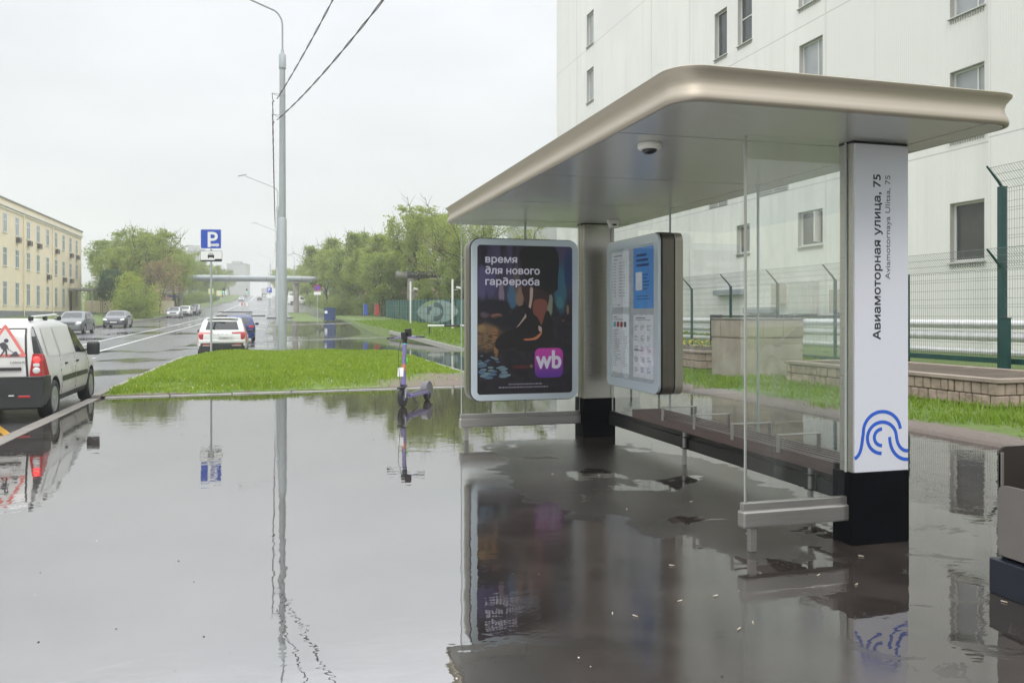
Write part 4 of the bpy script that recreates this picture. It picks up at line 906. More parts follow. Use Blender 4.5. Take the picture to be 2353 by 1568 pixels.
def sedan(paint, label, name='sedan_car'):
    c = Car(4.65, 1.80, [(-2.32, .5), (-2.31, .85), (-2.25, 1.0), (-2.0, 1.05), (-1.75, 1.10), (-1.1, 1.38), (-.5, 1.44), (.1, 1.43), (.45, 1.34), (1.1, 1.0), (1.6, .93), (2.1, .8), (2.26, .66), (2.32, .45)],
            [(-2.3, .93), (0, .93), (1.1, .9), (2.3, .72)], 2.82, .98, .325, .38, .17, taper=.17)
    rt = finish_car(c, paint, M['rimd'], name, label, [(-.55, 1.14), (.55, 1.14), (.47, 1.34), (-.47, 1.34)], [(.64, 1.02), (-.64, 1.02), (-.52, 1.33), (.52, 1.33)],
        [[(-.95, .98), (-.10, .97), (-.12, 1.31), (-.85, 1.31)], [(-.04, .97), (1.0, .96), (.5, 1.22), (-.05, 1.31)]],
        [('tail_lamp', 'e', [(.50, .78), (.84, .78), (.80, .90), (.50, .90)], M['lampred'], -1), ('headlight', 'e', [(.50, .60), (.82, .63), (.78, .76), (.52, .72)], M['lampclear'], 1), ('grille', 'c', [(.38, .50), (-.38, .50), (-.44, .68), (.44, .68)], M['trim'], 1)], mirr=.78)
    numplate(rt, 0, 2.32, .46, .52, .11, 1)
    mb = MB(); mb.box((0, 2.30, .30), (1.3, .05, .10), M['trim'], None, .02); mb.build('air_intake', None, rt)
    mb = MB(); mb.box((0, 2.325, .24), (1.25, .03, .02), M['galv']); mb.build('bright_strip', None, rt)
    return rt
blue = hatch(M['car_blue'], 'dark blue car with red tail lamps, parked just in front of the white crossover'); blue.location = (-2.05, 50.5, .03); blue.rotation_euler = (0, 0, R(1))
sd_ = sedan(M['car_grey'], 'dark grey saloon with a wide grille, facing the camera by the far kerb'); sd_.location = (-12.9, 76.5, gz(76)-.12); sd_.rotation_euler = (0, 0, R(181))
old = hatch(M['car_oldgrey'], 'old grey hatchback nearest the camera on the far kerb, partly behind the white van'); old.location = (-12.9, 61, gz(61)-.12); old.rotation_euler = (0, 0, R(180))
sil = hatch(M['car_silver'], 'small silver hatchback parked at the far kerb beyond the dark saloon'); sil.location = (-13.0, 118, gz(118)-.12); sil.rotation_euler = (0, 0, R(180))
ws = dup(suv, (-12.9, 130, gz(130)-.12), R(180), label='white crossover facing the camera, between the small silver car and a dark one')
for ch in list(ws.children):
    if ch.name.startswith(('orange', 'lettering')): bpy.data.objects.remove(ch)
def recol(root, a, b):
    for ch in root.children_recursive:
        if ch.type == 'MESH' and any(m == a for m in ch.data.materials):
            key = ch.data.name+b.name
            me = bpy.data.meshes.get(key) or ch.data.copy(); me.name = key
            for i, m in enumerate(me.materials):
                if m == a: me.materials[i] = b
            ch.data = me
d1 = dup(sd_, (-12.9, 139, gz(139)-.12), R(180), label='black saloon parked behind the white crossover at the far kerb'); recol(d1, M['car_grey'], M['car_black'])
d2 = dup(sil, (-12.9, 146, gz(146)-.12), R(180), label='silver car at the far end of the row by the far kerb')
d3 = dup(sd_, (-6.0, 320, gz(320)-.12), 0, label='dark car driving away up the hill, seen from behind'); recol(d3, M['car_grey'], M['car_black'])
d4 = dup(ws, (-11.6, 300, gz(300)-.12), R(180), label='white patrol car with a blue stripe coming down the hill')
mb = MB(); mb.box((.5, -.1, 1.665), (.5, .3, .1), M['blue'], None, .02); mb.build('light_bar', None, d4)
mb = MB(); mb.bb(-.7, .7, 1.5, 1.9, 1.035, 1.05, M['blue']); mb.build('blue_stripe', None, d4)
d5 = dup(sd_, (-13.2, 385, gz(385)-.12), R(180), label='grey car cresting the hill behind the patrol car')
# box lorry far up the road
tr = empty('lorry', (-5.2, 392, gz(392)-.12), 0, label='grey box lorry driving away over the hill crest', cat='lorry')
mb = MB(); mb.bb(-1.25, 1.25, -3, 2.4, 1.0, 3.6, M['greyb'], .03); mb.build('cargo_box', None, tr)
mb = MB(); mb.bb(-1.1, 1.1, 2.5, 4.2, .8, 2.8, M['car_white'], .15); mb.build('cab', None, tr, smooth=True)
mb = MB(); mb.bb(-1.2, 1.2, -3.1, 2.4, .7, .98, M['trim']); mb.build('chassis', None, tr)
for x in (-1, 1):
    for y in (-1.8, 3.2): wheel(tr, (x*1.05, y, .45), .45, x, M['rim'], .3)
# minivan near the pipe, side-on
def van_far():
    c = Car(5.6, 2.0, [(-2.8, .6), (-2.79, 2.2), (-2.7, 2.25), (.5, 2.25), (1.0, 2.15), (1.75, 1.25), (2.3, 1.1), (2.7, .8), (2.8, .5)], [(-2.8, 1.2), (2.8, 1.0)], 3.3, 1.1, .36, .12, .25)
    rt = empty('minivan', (5.6, 224, gz(224)), R(-82), label='white long-bonnet van side-on beyond the overhead pipe', cat='van')
    b = c.body(M['car_white']); b.parent = rt
    for sd in (-1, 1):
        c.side('side_window', [(.35, 1.3), (1.35, 1.25), (1.0, 1.85), (.35, 1.95)], M['carglass'], rt, sd); c.side('dark_band', [(-2.7, .3), (.3, .3), (.3, .75), (-2.7, .75)], M['trim'], rt, sd)
        for yy in (c.yr, c.yf): wheel(rt, (sd*.88, yy, .36), .36, sd, M['rim'])
    c.endpatch('windscreen', [(.7, 1.35), (-.7, 1.35), (-.6, 2.05), (.6, 2.05)], M['carglass'], rt, 1)
van_far()
# near white estate van
def near_van():
    top = [(-2.235, .52), (-2.23, .95), (-2.21, 1.15), (-2.16, 1.38), (-2.08, 1.54), (-1.95, 1.595), (-1.2, 1.635), (-.2, 1.63), (.35, 1.56), (.75, 1.42), (1.30, 1.07), (1.45, 1.02), (1.85, .95), (2.1, .82), (2.2, .66), (2.235, .5)]
    c = Car(4.47, 1.75, top, [(-2.3, 1.02), (-.2, 1.0), (1.2, .93), (2.3, .78)], 2.905, .72, .315, .30, .22, taper=.16, tail_taper=.035)
    rt = empty('panel_van', (-4.26, 16.05, -.12), R(1.0), label='white panel van with a roadworks triangle on its rear doors, parked at the near kerb', cat='van')
    rt.scale = (1, 1, .96); b = c.body(M['car_vanwhite'], low=M['trim']); b.parent = rt
    # black rear bumper wrapping round the corner
    mb = MB()
    def bump(u, v):
        t = -1+2*u; x = t*.86; z = .26+.47*v; y = -2.27+.03*abs(t)**3
        return Vector((x, y, z))
    mb.grid(bump, 16, 4, M['trim'])
    for sd in (-1, 1):
        mb.grid(lambda u, v, sd=sd: Vector((sd*(c.sx(-2.27+.46*u, .26+.47*v)+.012), -2.24+.40*u, .26+.47*v)), 6, 4, M['trim'])
        mb.grid(lambda u, v, sd=sd: Vector((sd*(.86+(c.sx(-2.2, .3+.43*v)+.012-.86)*u), -2.24, .26+.47*v)), 2, 4, M['trim'])
    mb.grid(lambda u, v: Vector(((-1+2*u)*.87, -2.27+.08*v, .73)), 8, 2, M['trim']); mb.build('rear_bumper', None, rt, smooth=True)
    for sd in (-1, 1):
        c.side('door_window' if sd > 0 else 'door_window', [(.22, 1.01), (1.16, .97), (.62, 1.40), (.26, 1.50)], M['carglass'], rt, sd)
        # tall dark corner trim above each tail lamp
        c.side('pillar_trim', [(-2.20, 1.09), (-1.98, 1.09), (-2.02, 1.50), (-2.085, 1.52)], M['carglass'], rt, sd, .006, 4, 8)
        c.endpatch('pillar_trim', [(sd*.73, 1.09), (sd*.83, 1.09), (sd*.70, 1.48), (sd*.67, 1.48)], M['carglass'], rt, -1, .008, 4, 8)
        l1 = c.side('tail_lamp', [(-2.22, .74), (-1.90, .74), (-2.00, 1.085), (-2.20, 1.085)], M['lampred'], rt, sd, .010, 6, 8)
        c.endpatch('lamp_face', [(sd*.68, .74), (sd*.86, .74), (sd*.84, 1.085), (sd*.72, 1.085)], M['lampred'], l1, -1, .012, 6, 8)
        for (zc, rx, m_, nm) in ((1.00, .052, M['brake'], 'brake_light'), (.83, .055, M['lampclear'], 'reversing_light')):
            mb = MB(); mb.lathe([(rx, 0), (rx*.9, .012), (rx*.4, .018)], m_, 20, T((sd*.775, -2.236, zc)) @ Matrix.Rotation(R(90), 4, 'X')); mb.build(nm, None, l1)
        mb = MB(); mb.box((sd*.775, -2.244, .915), (.085, .012, .05), M['lampclear'], None, .005); mb.build('indicator', None, l1)
        mb = MB(); mb.tube([(sd*.60, -1.85, 1.60), (sd*.60, -1.75, 1.665), (sd*.60, -.2, 1.70), (sd*.59, .1, 1.655)], .017, M['signw'], 10); rail_ = mb.build('roof_rail', None, rt)
        mb = MB()
        for yy in (-1.82, -.95, .03): mb.box((sd*.60, yy, 1.635), (.05, .13, .075), M['trim'], None, .012)
        mb.build('rail_foot', None, rail_)
        mirror(rt, c.sx(1.0, .95), 1.02, 1.05, sd, M['trim'], 1.15, 1.6)
        for yy in (c.yr, c.yf): wheel(rt, (sd*(c.W/2-.10), yy, c.wr), c.wr, sd, M['rim'])
        c.side('side_moulding', [(-1.02, .57), (-.02, .57), (-.02, .66), (-1.02, .66)], M['trim'], rt, sd, .012, 6, 2)
        c.side('side_moulding', [(.02, .57), (.98, .57), (.98, .65), (.02, .66)], M['trim'], rt, sd, .012, 6, 2)
        for yy in (-.70, .18):
            mb = MB(); mb.box((sd*(c.sx(yy, .86)+.014), yy, .86), (.03, .14, .035), M['trim'], None, .01); mb.build('door_handle', None, rt)
        for yy in (-1.06, 0.0, 1.12):
            mb = MB()
            for k in range(9):
                z0 = .30+k*.08; mb.box((sd*(c.sx(yy, z0+.04)+.0006), yy+(.0 if k < 7 else -.02*(k-6) if yy > 1 else 0), z0+.04), (.0035, .008, .082), M['under'])
            mb.build('door_gap', None, rt)
        c.side('blank_window', [(-1.80, 1.03), (-1.05, 1.02), (-1.05, 1.50), (-1.72, 1.49)], M['car_vanwhite'], rt, sd, .007, 8, 4); c.side('blank_window', [(-.98, 1.02), (.12, 1.01), (.16, 1.50), (-.98, 1.50)], M['car_vanwhite'], rt, sd, .007, 8, 4)
    for k, (xa, xb) in enumerate(((-.64, -.02), (.02, .64))):
        d = c.endpatch('rear_door', [(xa, .735), (xb, .735), (xb*.93, 1.46), (xa*.93, 1.46)], M['car_vanwhite'], rt, -1, .009, 10, 14)
    c.endpatch('door_seam', [(-.67, .731), (.67, .731), (.62, 1.485), (-.62, 1.485)], M['trim'], rt, -1, .005, 20, 14)
    mb = MB(); mb.box((.30, -2.262, .86), (.56, .025, .05), M['trim'], None, .012); mb.box((-.30, -2.262, .86), (.4, .025, .05), M['trim'], None, .012); mb.build('grab_handle', None, rt)
    c.endpatch('windscreen', [(.64, 1.06), (-.64, 1.06), (-.53, 1.46), (.53, 1.46)], M['carglass'], rt, 1)
    for sd in (-1, 1):
        mb = MB(); mb.box((sd*.62, -2.275, .43), (.16, .012, .035), M['lampred'], None, .004); mb.build('reflector', None, rt)
        mb = MB(); mb.box((sd*.45, -2.272, .45), (.07, .01, .015), M['signw']); mb.build('plate_light', None, rt)
    text('LARGUS', .045, M['trim'], T((.43, -2.262, .945)) @ FY, 'lettering', rt, .002, 0, width=.19)
    # roadworks warning triangle on the right-hand rear door, leaning with the door
    g = c.endsurf(-1)
    def put(x, z, o): return Vector((x, -2.25+.09*(z-.7)/.72-.032-o, z))
    mb = MB(); cx, cz, s_ = .35, 1.09, .60
    def tri(r_): return [(cx+r_*math.cos(R(a)), cz+.13+r_*math.sin(R(a))) for a in (90, 210, 330)]
    def plate(poly, o, m):
        i = mb.mi(m); vs = [mb.bm.verts.new(put(x, z, o)) for x, z in poly]; ws_ = [mb.bm.verts.new(put(x, z, o-.002)) for x, z in poly]
        mb.bm.faces.new(vs).material_index = i
        for k in range(len(poly)): mb.bm.faces.new((vs[k], vs[(k+1) % len(poly)], ws_[(k+1) % len(poly)], ws_[k])).material_index = i
    def rtri(r_, q=.06):
        P = tri(r_); O = []
        for k in range(3):
            a, b, d = Vector(P[k-1]), Vector(P[k]), Vector(P[(k+1) % 3]); O += [tuple(b.lerp(a, q)), tuple(b.lerp((a+d)/2, q*.35)), tuple(b.lerp(d, q))]
        return O
    _g0 = 0; plate(rtri(.345, .08), .004, mat('faded_red_film', (.62, .16, .14), .5)); plate(rtri(.262, .03), .0065, M['car_vanwhite'])
    K = mat('faded_black_film', (.06, .06, .07), .6)
    q = lambda pts: [(cx+x, cz+z) for x, z in pts]
    plate(q([(.02+.032*math.cos(a), .205+.032*math.sin(a)) for a in [k*math.pi/6 for k in range(12)]]), .009, K)
    plate(q([(-.02, .185), (.02, .165), (.035, .10), (.03, .045), (-.01, .05), (-.05, .10), (-.07, .16)]), .009, K)
    plate(q([(-.07, .165), (-.045, .15), (-.085, .085), (-.10, .10)]), .0092, K); plate(q([(.02, .15), (.04, .14), (.06, .07), (.05, .06)]), .0094, K)
    plate(q([(-.012, .06), (.012, .05), (-.04, -.035), (-.075, -.04), (-.05, -.02)]), .0096, K); plate(q([(.01, .06), (.035, .06), (.045, -.035), (.02, -.035)]), .0098, K)
    plate(q([(.03, .085), (.035, .092), (.13, .02), (.125, .012)]), .010, K); plate(q([(.06, -.035), (.20, -.035), (.165, .035), (.14, .04), (.10, .0)]), .0102, K)
    mb.build('roadworks_triangle', None, rt, recalc=False)
    return rt
near_van()

# ------------------------------------------------------------------ street lamps, cables, signs
def street_lamp(x, y, label, full=True, h=11.6, arm=-1, first=[None]):
    z = gz(y)
    r = empty('street_lamp', (x, y, z-.02), label=label, cat='street lamp', group='street lamps along the road' if not full or True else None)
    mb = MB(); mb.lathe([(.16, 0), (.16, 5.2), (.135, 5.24)], M['galv'], 24, ); mb.build('base_section', None, r)
    mb = MB(); mb.lathe([(.128, 5.2), (.105, h)], M['galv'], 24); mb.build('mast', None, r)
    mb = MB(); mb.lathe([(.135, h-.55), (.135, h-.02), (.07, h+.02), (.06, h+.15)], M['galv'], 24); mb.build('collar', None, r)
    mb = MB(); P = [(0, 0, h), (0, 0, h+1.1)]+[(arm*.55*(1-math.cos(R(a))), 0, h+1.1+.62*math.sin(R(a))) for a in range(12, 72, 10)]; a_ = P[-1]; P += [(a_[0]+arm*2.5, 0, a_[2]+.92)]
    mb.tube(P, .035, M['galv'], 10); b = mb.build('arm', None, r)
    mb = MB(); mb.box((P[-1][0]+arm*.28, 0, P[-1][2]+.07), (.75, .24, .08), M['galv'], Euler((0, arm*-R(-14), 0)).to_matrix(), .03); mb.build('lamp_head', None, r)
    return r
street_lamp(.22, 32.9, 'tall galvanised street lamp rising from the grass island', h=11.5)
street_lamp(.12, 78, 'second street lamp, mostly hidden behind the near one', h=10.8); street_lamp(.0, 125, 'third street lamp in the row behind the near one', h=10.8); street_lamp(-1.6, 230, 'fourth street lamp far up the road', h=10.6); street_lamp(-3, 330, 'farthest street lamp near the hill crest', h=10.4)
street_lamp(3.05, 152, 'pale street lamp standing on the far grass verge right of the near pole', h=8.2, arm=-1)
for zb in (9.95, 9.15):
    r = empty('cable_bracket', (.1, 32.9, zb), label='small clamp bracket for the overhead cable, %s on the near lamp post' % ('upper one' if zb > 9.5 else 'lower one'), cat='bracket')
    mb = MB(); mb.tube([(.02, 0, 0), (-.26, 0, .03)], .012, M['galv'], 6); mb.tube([(.02, 0, -.1), (-.26, 0, .03)], .010, M['galv'], 6); mb.build('arm', None, r)
    mb = MB(); mb.lathe([(.117, -.03), (.117, .03)], M['galv'], 20, T((.12, 0, -.03))); mb.build('clamp', None, r); mb = MB(); mb.tube([(-.26, 0, .03), (-.24, 0, -.2), (-.18, 0, -.3)], .016, M['wirecab'], 6); mb.build('cable_grip', None, r)
def cable(a, b, sag, label, r=.012, n=60, tw=True):
    a, b = Vector(a), Vector(b); mb = MB(); Ld = (b-a).length
    for ph in ((0, math.pi) if tw else (0,)):
        P = []
        for k in range(n+1):
            t = k/n; p = a.lerp(b, t); p.z -= sag*4*t*(1-t); q = ph+t*Ld*2.2
            if tw: p += Vector((math.cos(q)*.016, 0, math.sin(q)*.016))
            P.append(p)
        mb.tube(P, r, M['wirecab'], 5)
    mb.build('overhead_cable', None, label=label, cat='cable', group='overhead cables')
cable((.02, 32.8, 9.75), (4.8, -12, 10.6), 1.0, 'upper overhead cable running from the near lamp post to the top of the photo', n=160)
cable((.02, 32.8, 8.95), (6.0, -12, 9.6), 1.3, 'lower, more sagging overhead cable running from the near lamp post over the shelter', r=.013, n=160)
cable((-.14, 33, 9.7), (-.1, 78, gz(78)+9.6), .9, 'upper overhead cable receding from the near lamp post along the street', n=90); cable((-.14, 33, 8.9), (-.1, 78, gz(78)+8.8), .9, 'lower overhead cable receding from the near lamp post along the street', n=90)
cable((-.1, 78, gz(78)+9.6), (-.2, 125, gz(125)+9.6), 1, 'overhead cable between the second and third street lamps', n=60, tw=False); cable((-.2, 125, gz(125)+9.6), (-1.8, 230, gz(230)+9.4), 1, 'far overhead cable beyond the third street lamp', tw=False)
# parking sign
r = empty('parking_sign', (-2.35, 32.75, 0), R(-12), label='blue paid-parking sign with a white car plate below, on a thin post behind the island', cat='road sign')
mb = MB(); mb.tube([(0, .03, -.1), (.0, .03, 4.72)], .038, M['galv'], 14); mb.build('post', None, r)
mb = MB(); mb.prism(rrect(-.39, .39, 3.97, 4.72, .04, 4), -.006, .006, M['signw'], FY, side=M['signback']); mb.prism(rrect(-.365, .365, 3.995, 4.695, .03, 4), .0062, .008, M['blue'], FY); pl = mb.build('sign_plate', None, r)
text('P', .80, M['signw'], T((-.16, -.009, 4.05)) @ FY, 'lettering', pl, .001, .012)
mb = MB()
for k, (cx, rr_) in enumerate(((-.01, .052), (.10, .052), (.21, .06))): mb.prism([(cx+.02+rr_*1.15*math.cos(a), 4.12+rr_*math.sin(a)) for a in [q*math.pi/9 for q in range(18)]], .010+k*.001, .0112+k*.001, M['signw'], FY)
cn = mb.build('coin_symbols', None, pl)
for k, (s_, cx) in enumerate((('10', -.01), ('15', .10), ('20', .21))): text(s_, .055, M['blue'], T((cx-.01, -.0135-k*.001, 4.10)) @ FY, 'lettering', cn, .0004, .001)
mb = MB(); mb.prism(rrect(-.39, .41, 3.50, 3.90, .05, 5), -.006, .006, M['ink'], FY, side=M['signback']); mb.prism(rrect(-.378, .398, 3.512, 3.888, .045, 5), .0062, .008, M['signw'], FY)
P = M['ink']; mxs = T((0, 0, 0)) @ FY
mb.prism([(-.36, 3.515), (.39, 3.515), (.39, 3.60), (.15, 3.60), (.13, 3.56), (-.37, 3.56)], .0082, .0095, P, mxs)
for poly in (rrect(-.12, .12, 3.655, 3.745, .02, 3), [(-.10, 3.745), (.10, 3.745), (.075, 3.80), (.06, 3.80), (.08, 3.755), (-.08, 3.755), (-.06, 3.80), (-.075, 3.80)], [(-.075, 3.79), (.075, 3.79), (.065, 3.81), (-.065, 3.81)], rrect(-.105, -.07, 3.62, 3.66, .005, 2), rrect(.07, .105, 3.62, 3.66, .005, 2)): mb.prism(poly, .0082, .0092, P, mxs)
mb.build('lower_plate', None, r)
mb = MB(); mb.bb(-.05, .05, .0, .07, 3.6, 3.66, M['galv']); mb.bb(-.05, .05, .0, .07, 4.2, 4.26, M['galv']); mb.build('clamp', None, r)
def signpost(name, x, y, h, label, parts, rz=R(-8), base=None):
    r = empty(name, (x, y, (gz(y) if base is None else base)-.1), rz, label=label, cat='road sign'); mb = MB(); mb.tube([(0, .03, 0), (0, .03, h+.1)], .035, M['galv'], 8); mb.build('post', None, r)
    for f in parts: f(r)
    return r
def sq(x0, x1, z0, z1, m, m2=None, ins=.06, tx=None, sz=.5):
    def f(r):
        mb = MB(); mb.bb(x0, x1, -.01, .01, z0, z1, m)
        if m2: mb.bb(x0+ins, x1-ins, -.016, -.011, z0+ins, z1-ins, m2)
        o = mb.build('sign_plate', None, r)
        if tx: text(tx, sz, M['signw'], T(((x0+x1)/2-.05, -.02, z0+.12)) @ FY, 'lettering', o, .002, .01, 'CENTER')
    return f
def disc(zc, rad):
    def f(r):
        mb = MB(); mb.prism([(rad*math.cos(a), zc+rad*math.sin(a)) for a in [k*math.pi/16 for k in range(32)]], -.01, .01, M['red'], FY); mb.prism([(rad*.78*math.cos(a), zc+rad*.78*math.sin(a)) for a in [k*math.pi/16 for k in range(32)]], .011, .014, M['blue'], FY)
        mb.box((0, -.018, zc), (rad*1.5, .004, rad*.2), M['red'], Euler((0, R(45), 0)).to_matrix()); mb.build('sign_disc', None, r)
    return f
signpost('no_parking_sign', 3.8, 82, 3.9, 'round no-parking sign over a small white plate beside the flooded path', [disc(3.55, .31), sq(-.33, .33, 2.88, 3.16, M['signw'], M['signw'])])
signpost('parking_sign', -.95, 118, 4.2, 'distant blue parking sign with a white plate, left of the near lamp post', [sq(-.38, .38, 3.4, 4.15, M['signw'], M['blue'], .04, 'P', .75), sq(-.38, .38, 2.7, 3.2, M['signw'])])
signpost('crossing_sign', -9.9, 138, 4.3, 'left of two pedestrian crossing signs with yellow-green surrounds', [sq(-.42, .42, 3.3, 4.15, M['syellow'], M['signw'], .1)])
signpost('crossing_sign', -9.2, 146, 4.0, 'right of two pedestrian crossing signs with yellow-green surrounds', [sq(-.45, .45, 2.9, 3.8, M['syellow'], M['signw'], .1)])
signpost('road_sign', -16.0, 142, 4.5, 'white direction board on two posts at the foot of the far trees', [sq(-1.2, .9, 3.4, 4.5, M['signw']), sq(-.6, 1.2, 2.7, 2.95, M['blue'])])
signpost('chevron_sign', -6.6, 182, 1.4, 'low white board with red chevrons on the far traffic island', [sq(-.9, .9, .5, 1.2, M['signw'], None), sq(-.5, -.2, .55, 1.15, M['red']), sq(.1, .4, .55, 1.15, M['red'])])
def tl_(x, y, label):
    r = empty('traffic_light', (x, y, gz(y)), label=label, cat='traffic light'); mb = MB(); mb.tube([(0, 0, 0), (0, 0, 3.2)], .06, M['galv'], 8); mb.build('post', None, r); mb = MB(); mb.bb(-.2, .2, -.12, .12, 3.0, 4.1, M['blackp']); mb.build('housing', None, r)
    mb = MB(); mb.lathe([(.14, 0), (.14, .03)], M['gl'], 16, T((0, -.12, 3.2)) @ Matrix.Rotation(R(90), 4, 'X')); mb.build('green_lamp', None, r)
tl_(-12.2, 210, 'traffic light showing green on the left of the far junction'); tl_(-8.6, 262, 'traffic light showing green near the road centre on the hill')

# ------------------------------------------------------------------ electric scooter
def scooter():
    r = empty('electric_scooter', (2.28, 14.0, 0), R(152), label='violet hire scooter with grey rear mudguard standing in the puddle', cat='scooter')
    V = M['violet']; wf, wrr = .58, -.58
    for y, rad, nm in ((wf, .15, 'front_wheel'), (wrr, .125, 'rear_wheel')):
        mx = T((0, y, rad)) @ Matrix.Rotation(R(90), 4, 'Y')
        mb = MB(); mb.lathe([(rad*.72, -.03), (rad*.95, -.032), (rad, -.012), (rad, .012), (rad*.95, .032), (rad*.72, .03)], M['rubber'], 32, mx); w = mb.build(nm, None, r)
        mb = MB(); mb.lathe([(rad*.72, -.02), (rad*.66, -.024), (rad*.3, -.03), (.02, -.034)], V, 24, mx); mb.lathe([(.02, .034), (rad*.3, .03), (rad*.66, .024), (rad*.72, .02)], V, 24, mx); mb.build('hub', None, w)
    mb = MB(); mb.box((0, -.04, .165), (.17, .80, .065), V, None, .018, 2); mb.box((0, .40, .20), (.09, .18, .07), V, Euler((R(28), 0, 0)).to_matrix(), .015); mb.build('deck', None, r)
    mb = MB(); mb.box((0, -.03, .201), (.145, .68, .008), M['blackp']); mb.build('deck_grip', None, r)
    # fork and column lean back
    b0 = Vector((0, .57, .15)); top = Vector((0, .36, 1.08)); d = (top-b0)
    for sx_ in (-.05, .05):
        mb = MB(); mb.tube([(sx_, .58, .15), (sx_, .565, .32)], .016, M['galv'], 8); mb.build('fork_leg', None, r)
    mb = MB(); mb.box((0, .57, .33), (.13, .16, .035), M['blackp'], Euler((R(-12), 0, 0)).to_matrix(), .01); mb.build('front_mudguard', None, r)
    mb = MB(); mb.tube([b0+d*.22, b0+d*.47], [.045, .04], V, 14); st = mb.build('lower_column', None, r)
    mb = MB(); mb.tube([b0+d*.47, b0+d*.585], .0385, M['sorange'], 14); mb.build('orange_sleeve', None, r)
    mb = MB(); mb.tube([b0+d*.585, b0+d*.95], [.038, .033], V, 14); mb.build('upper_column', None, r)
    mb = MB(); mb.tube([b0+d*.93, b0+d*.945], .036, M['teal'], 14); mb.build('teal_ring', None, r)
    mb = MB(); mb.tube([b0+d*.95, b0+d*1.08], [.036, .05], M['blackp'], 14); mb.box((0, .37, 1.17), (.09, .10, .12), M['blackp'], None, .02); mb.build('stem_head', None, r)
    mb = MB(); mb.tube([(-.30, .30, 1.13), (-.15, .345, 1.135), (.15, .345, 1.135), (.30, .30, 1.13)], .013, V, 10); h_ = mb.build('handlebar', None, r)
    for sx_ in (-1, 1):
        mb = MB(); mb.tube([(sx_*.19, .335, 1.135), (sx_*.33, .29, 1.128)], .019, M['blackp'], 10); mb.build('grip', None, h_)
        mb = MB(); mb.tube([(sx_*.10, .36, 1.13), (sx_*.2, .40, 1.12), (sx_*.27, .38, 1.12)], .006, V, 6); mb.build('brake_lever', None, h_)
    mb = MB(); mb.box((-.06, .33, 1.21), (.11, .05, .14), M['blackp'], None, .015); mb.build('phone_holder', None, r)
    mb = MB(); c_ = b0+d*.42; mb.box((.03, c_.y+.052, c_.z+.03), (.10, .008, .15), M['signw'], Euler((R(13), 0, 0)).to_matrix(), .002); ps_ = mb.build('number_card', None, r)
    mb = MB()
    for a in range(3):
        for b in range(3): mb.box((.0+a*.03, c_.y+.057-(.03+b*.04-.05)*.22, c_.z-.012+b*.042), (.02, .003, .028), M['inkg'], Euler((R(13), 0, 0)).to_matrix())
    mb.build('card_print', None, ps_)
    mb = MB(); mb.box((-.055, .44, .76), (.02, .03, .07), M['sgreen'], None, .006); mb.build('green_tag', None, r)
    mb = MB(); P = [(-.62+.15*math.cos(R(a))*1.1-.0, .14+.165*math.sin(R(a))) for a in range(-25, 165, 10)]
    i = mb.mi(M['sgrey'])
    mb.prism([(-.58+.185*math.cos(R(a)), .15+.185*math.sin(R(a))) for a in range(15, 215, 10)], -.055, .055, M['sgrey'], Matrix(((0, 0, 1, 0), (1, 0, 0, 0), (0, 1, 0, 0), (0, 0, 0, 1)))); mb.build('rear_mudguard', None, r)
    mb = MB(); mb.box((0, -.76, .26), (.06, .02, .05), M['lampred'], None, .005); mb.build('tail_lamp', None, r)
    mb = MB(); mb.tube([(-.02, .22, .14), (-.14, .20, .01)], .010, M['darksteel'], 8); mb.build('kickstand', None, r)
    mb = MB(); mb.tube([(.03, .42, 1.12), (.05, .55, .9), (.03, .60, .6), (.02, .60, .35)], .005, M['blackp'], 6); mb.build('cable', None, r)
    r.rotation_euler = (0, R(3), R(150)); return r
scooter()

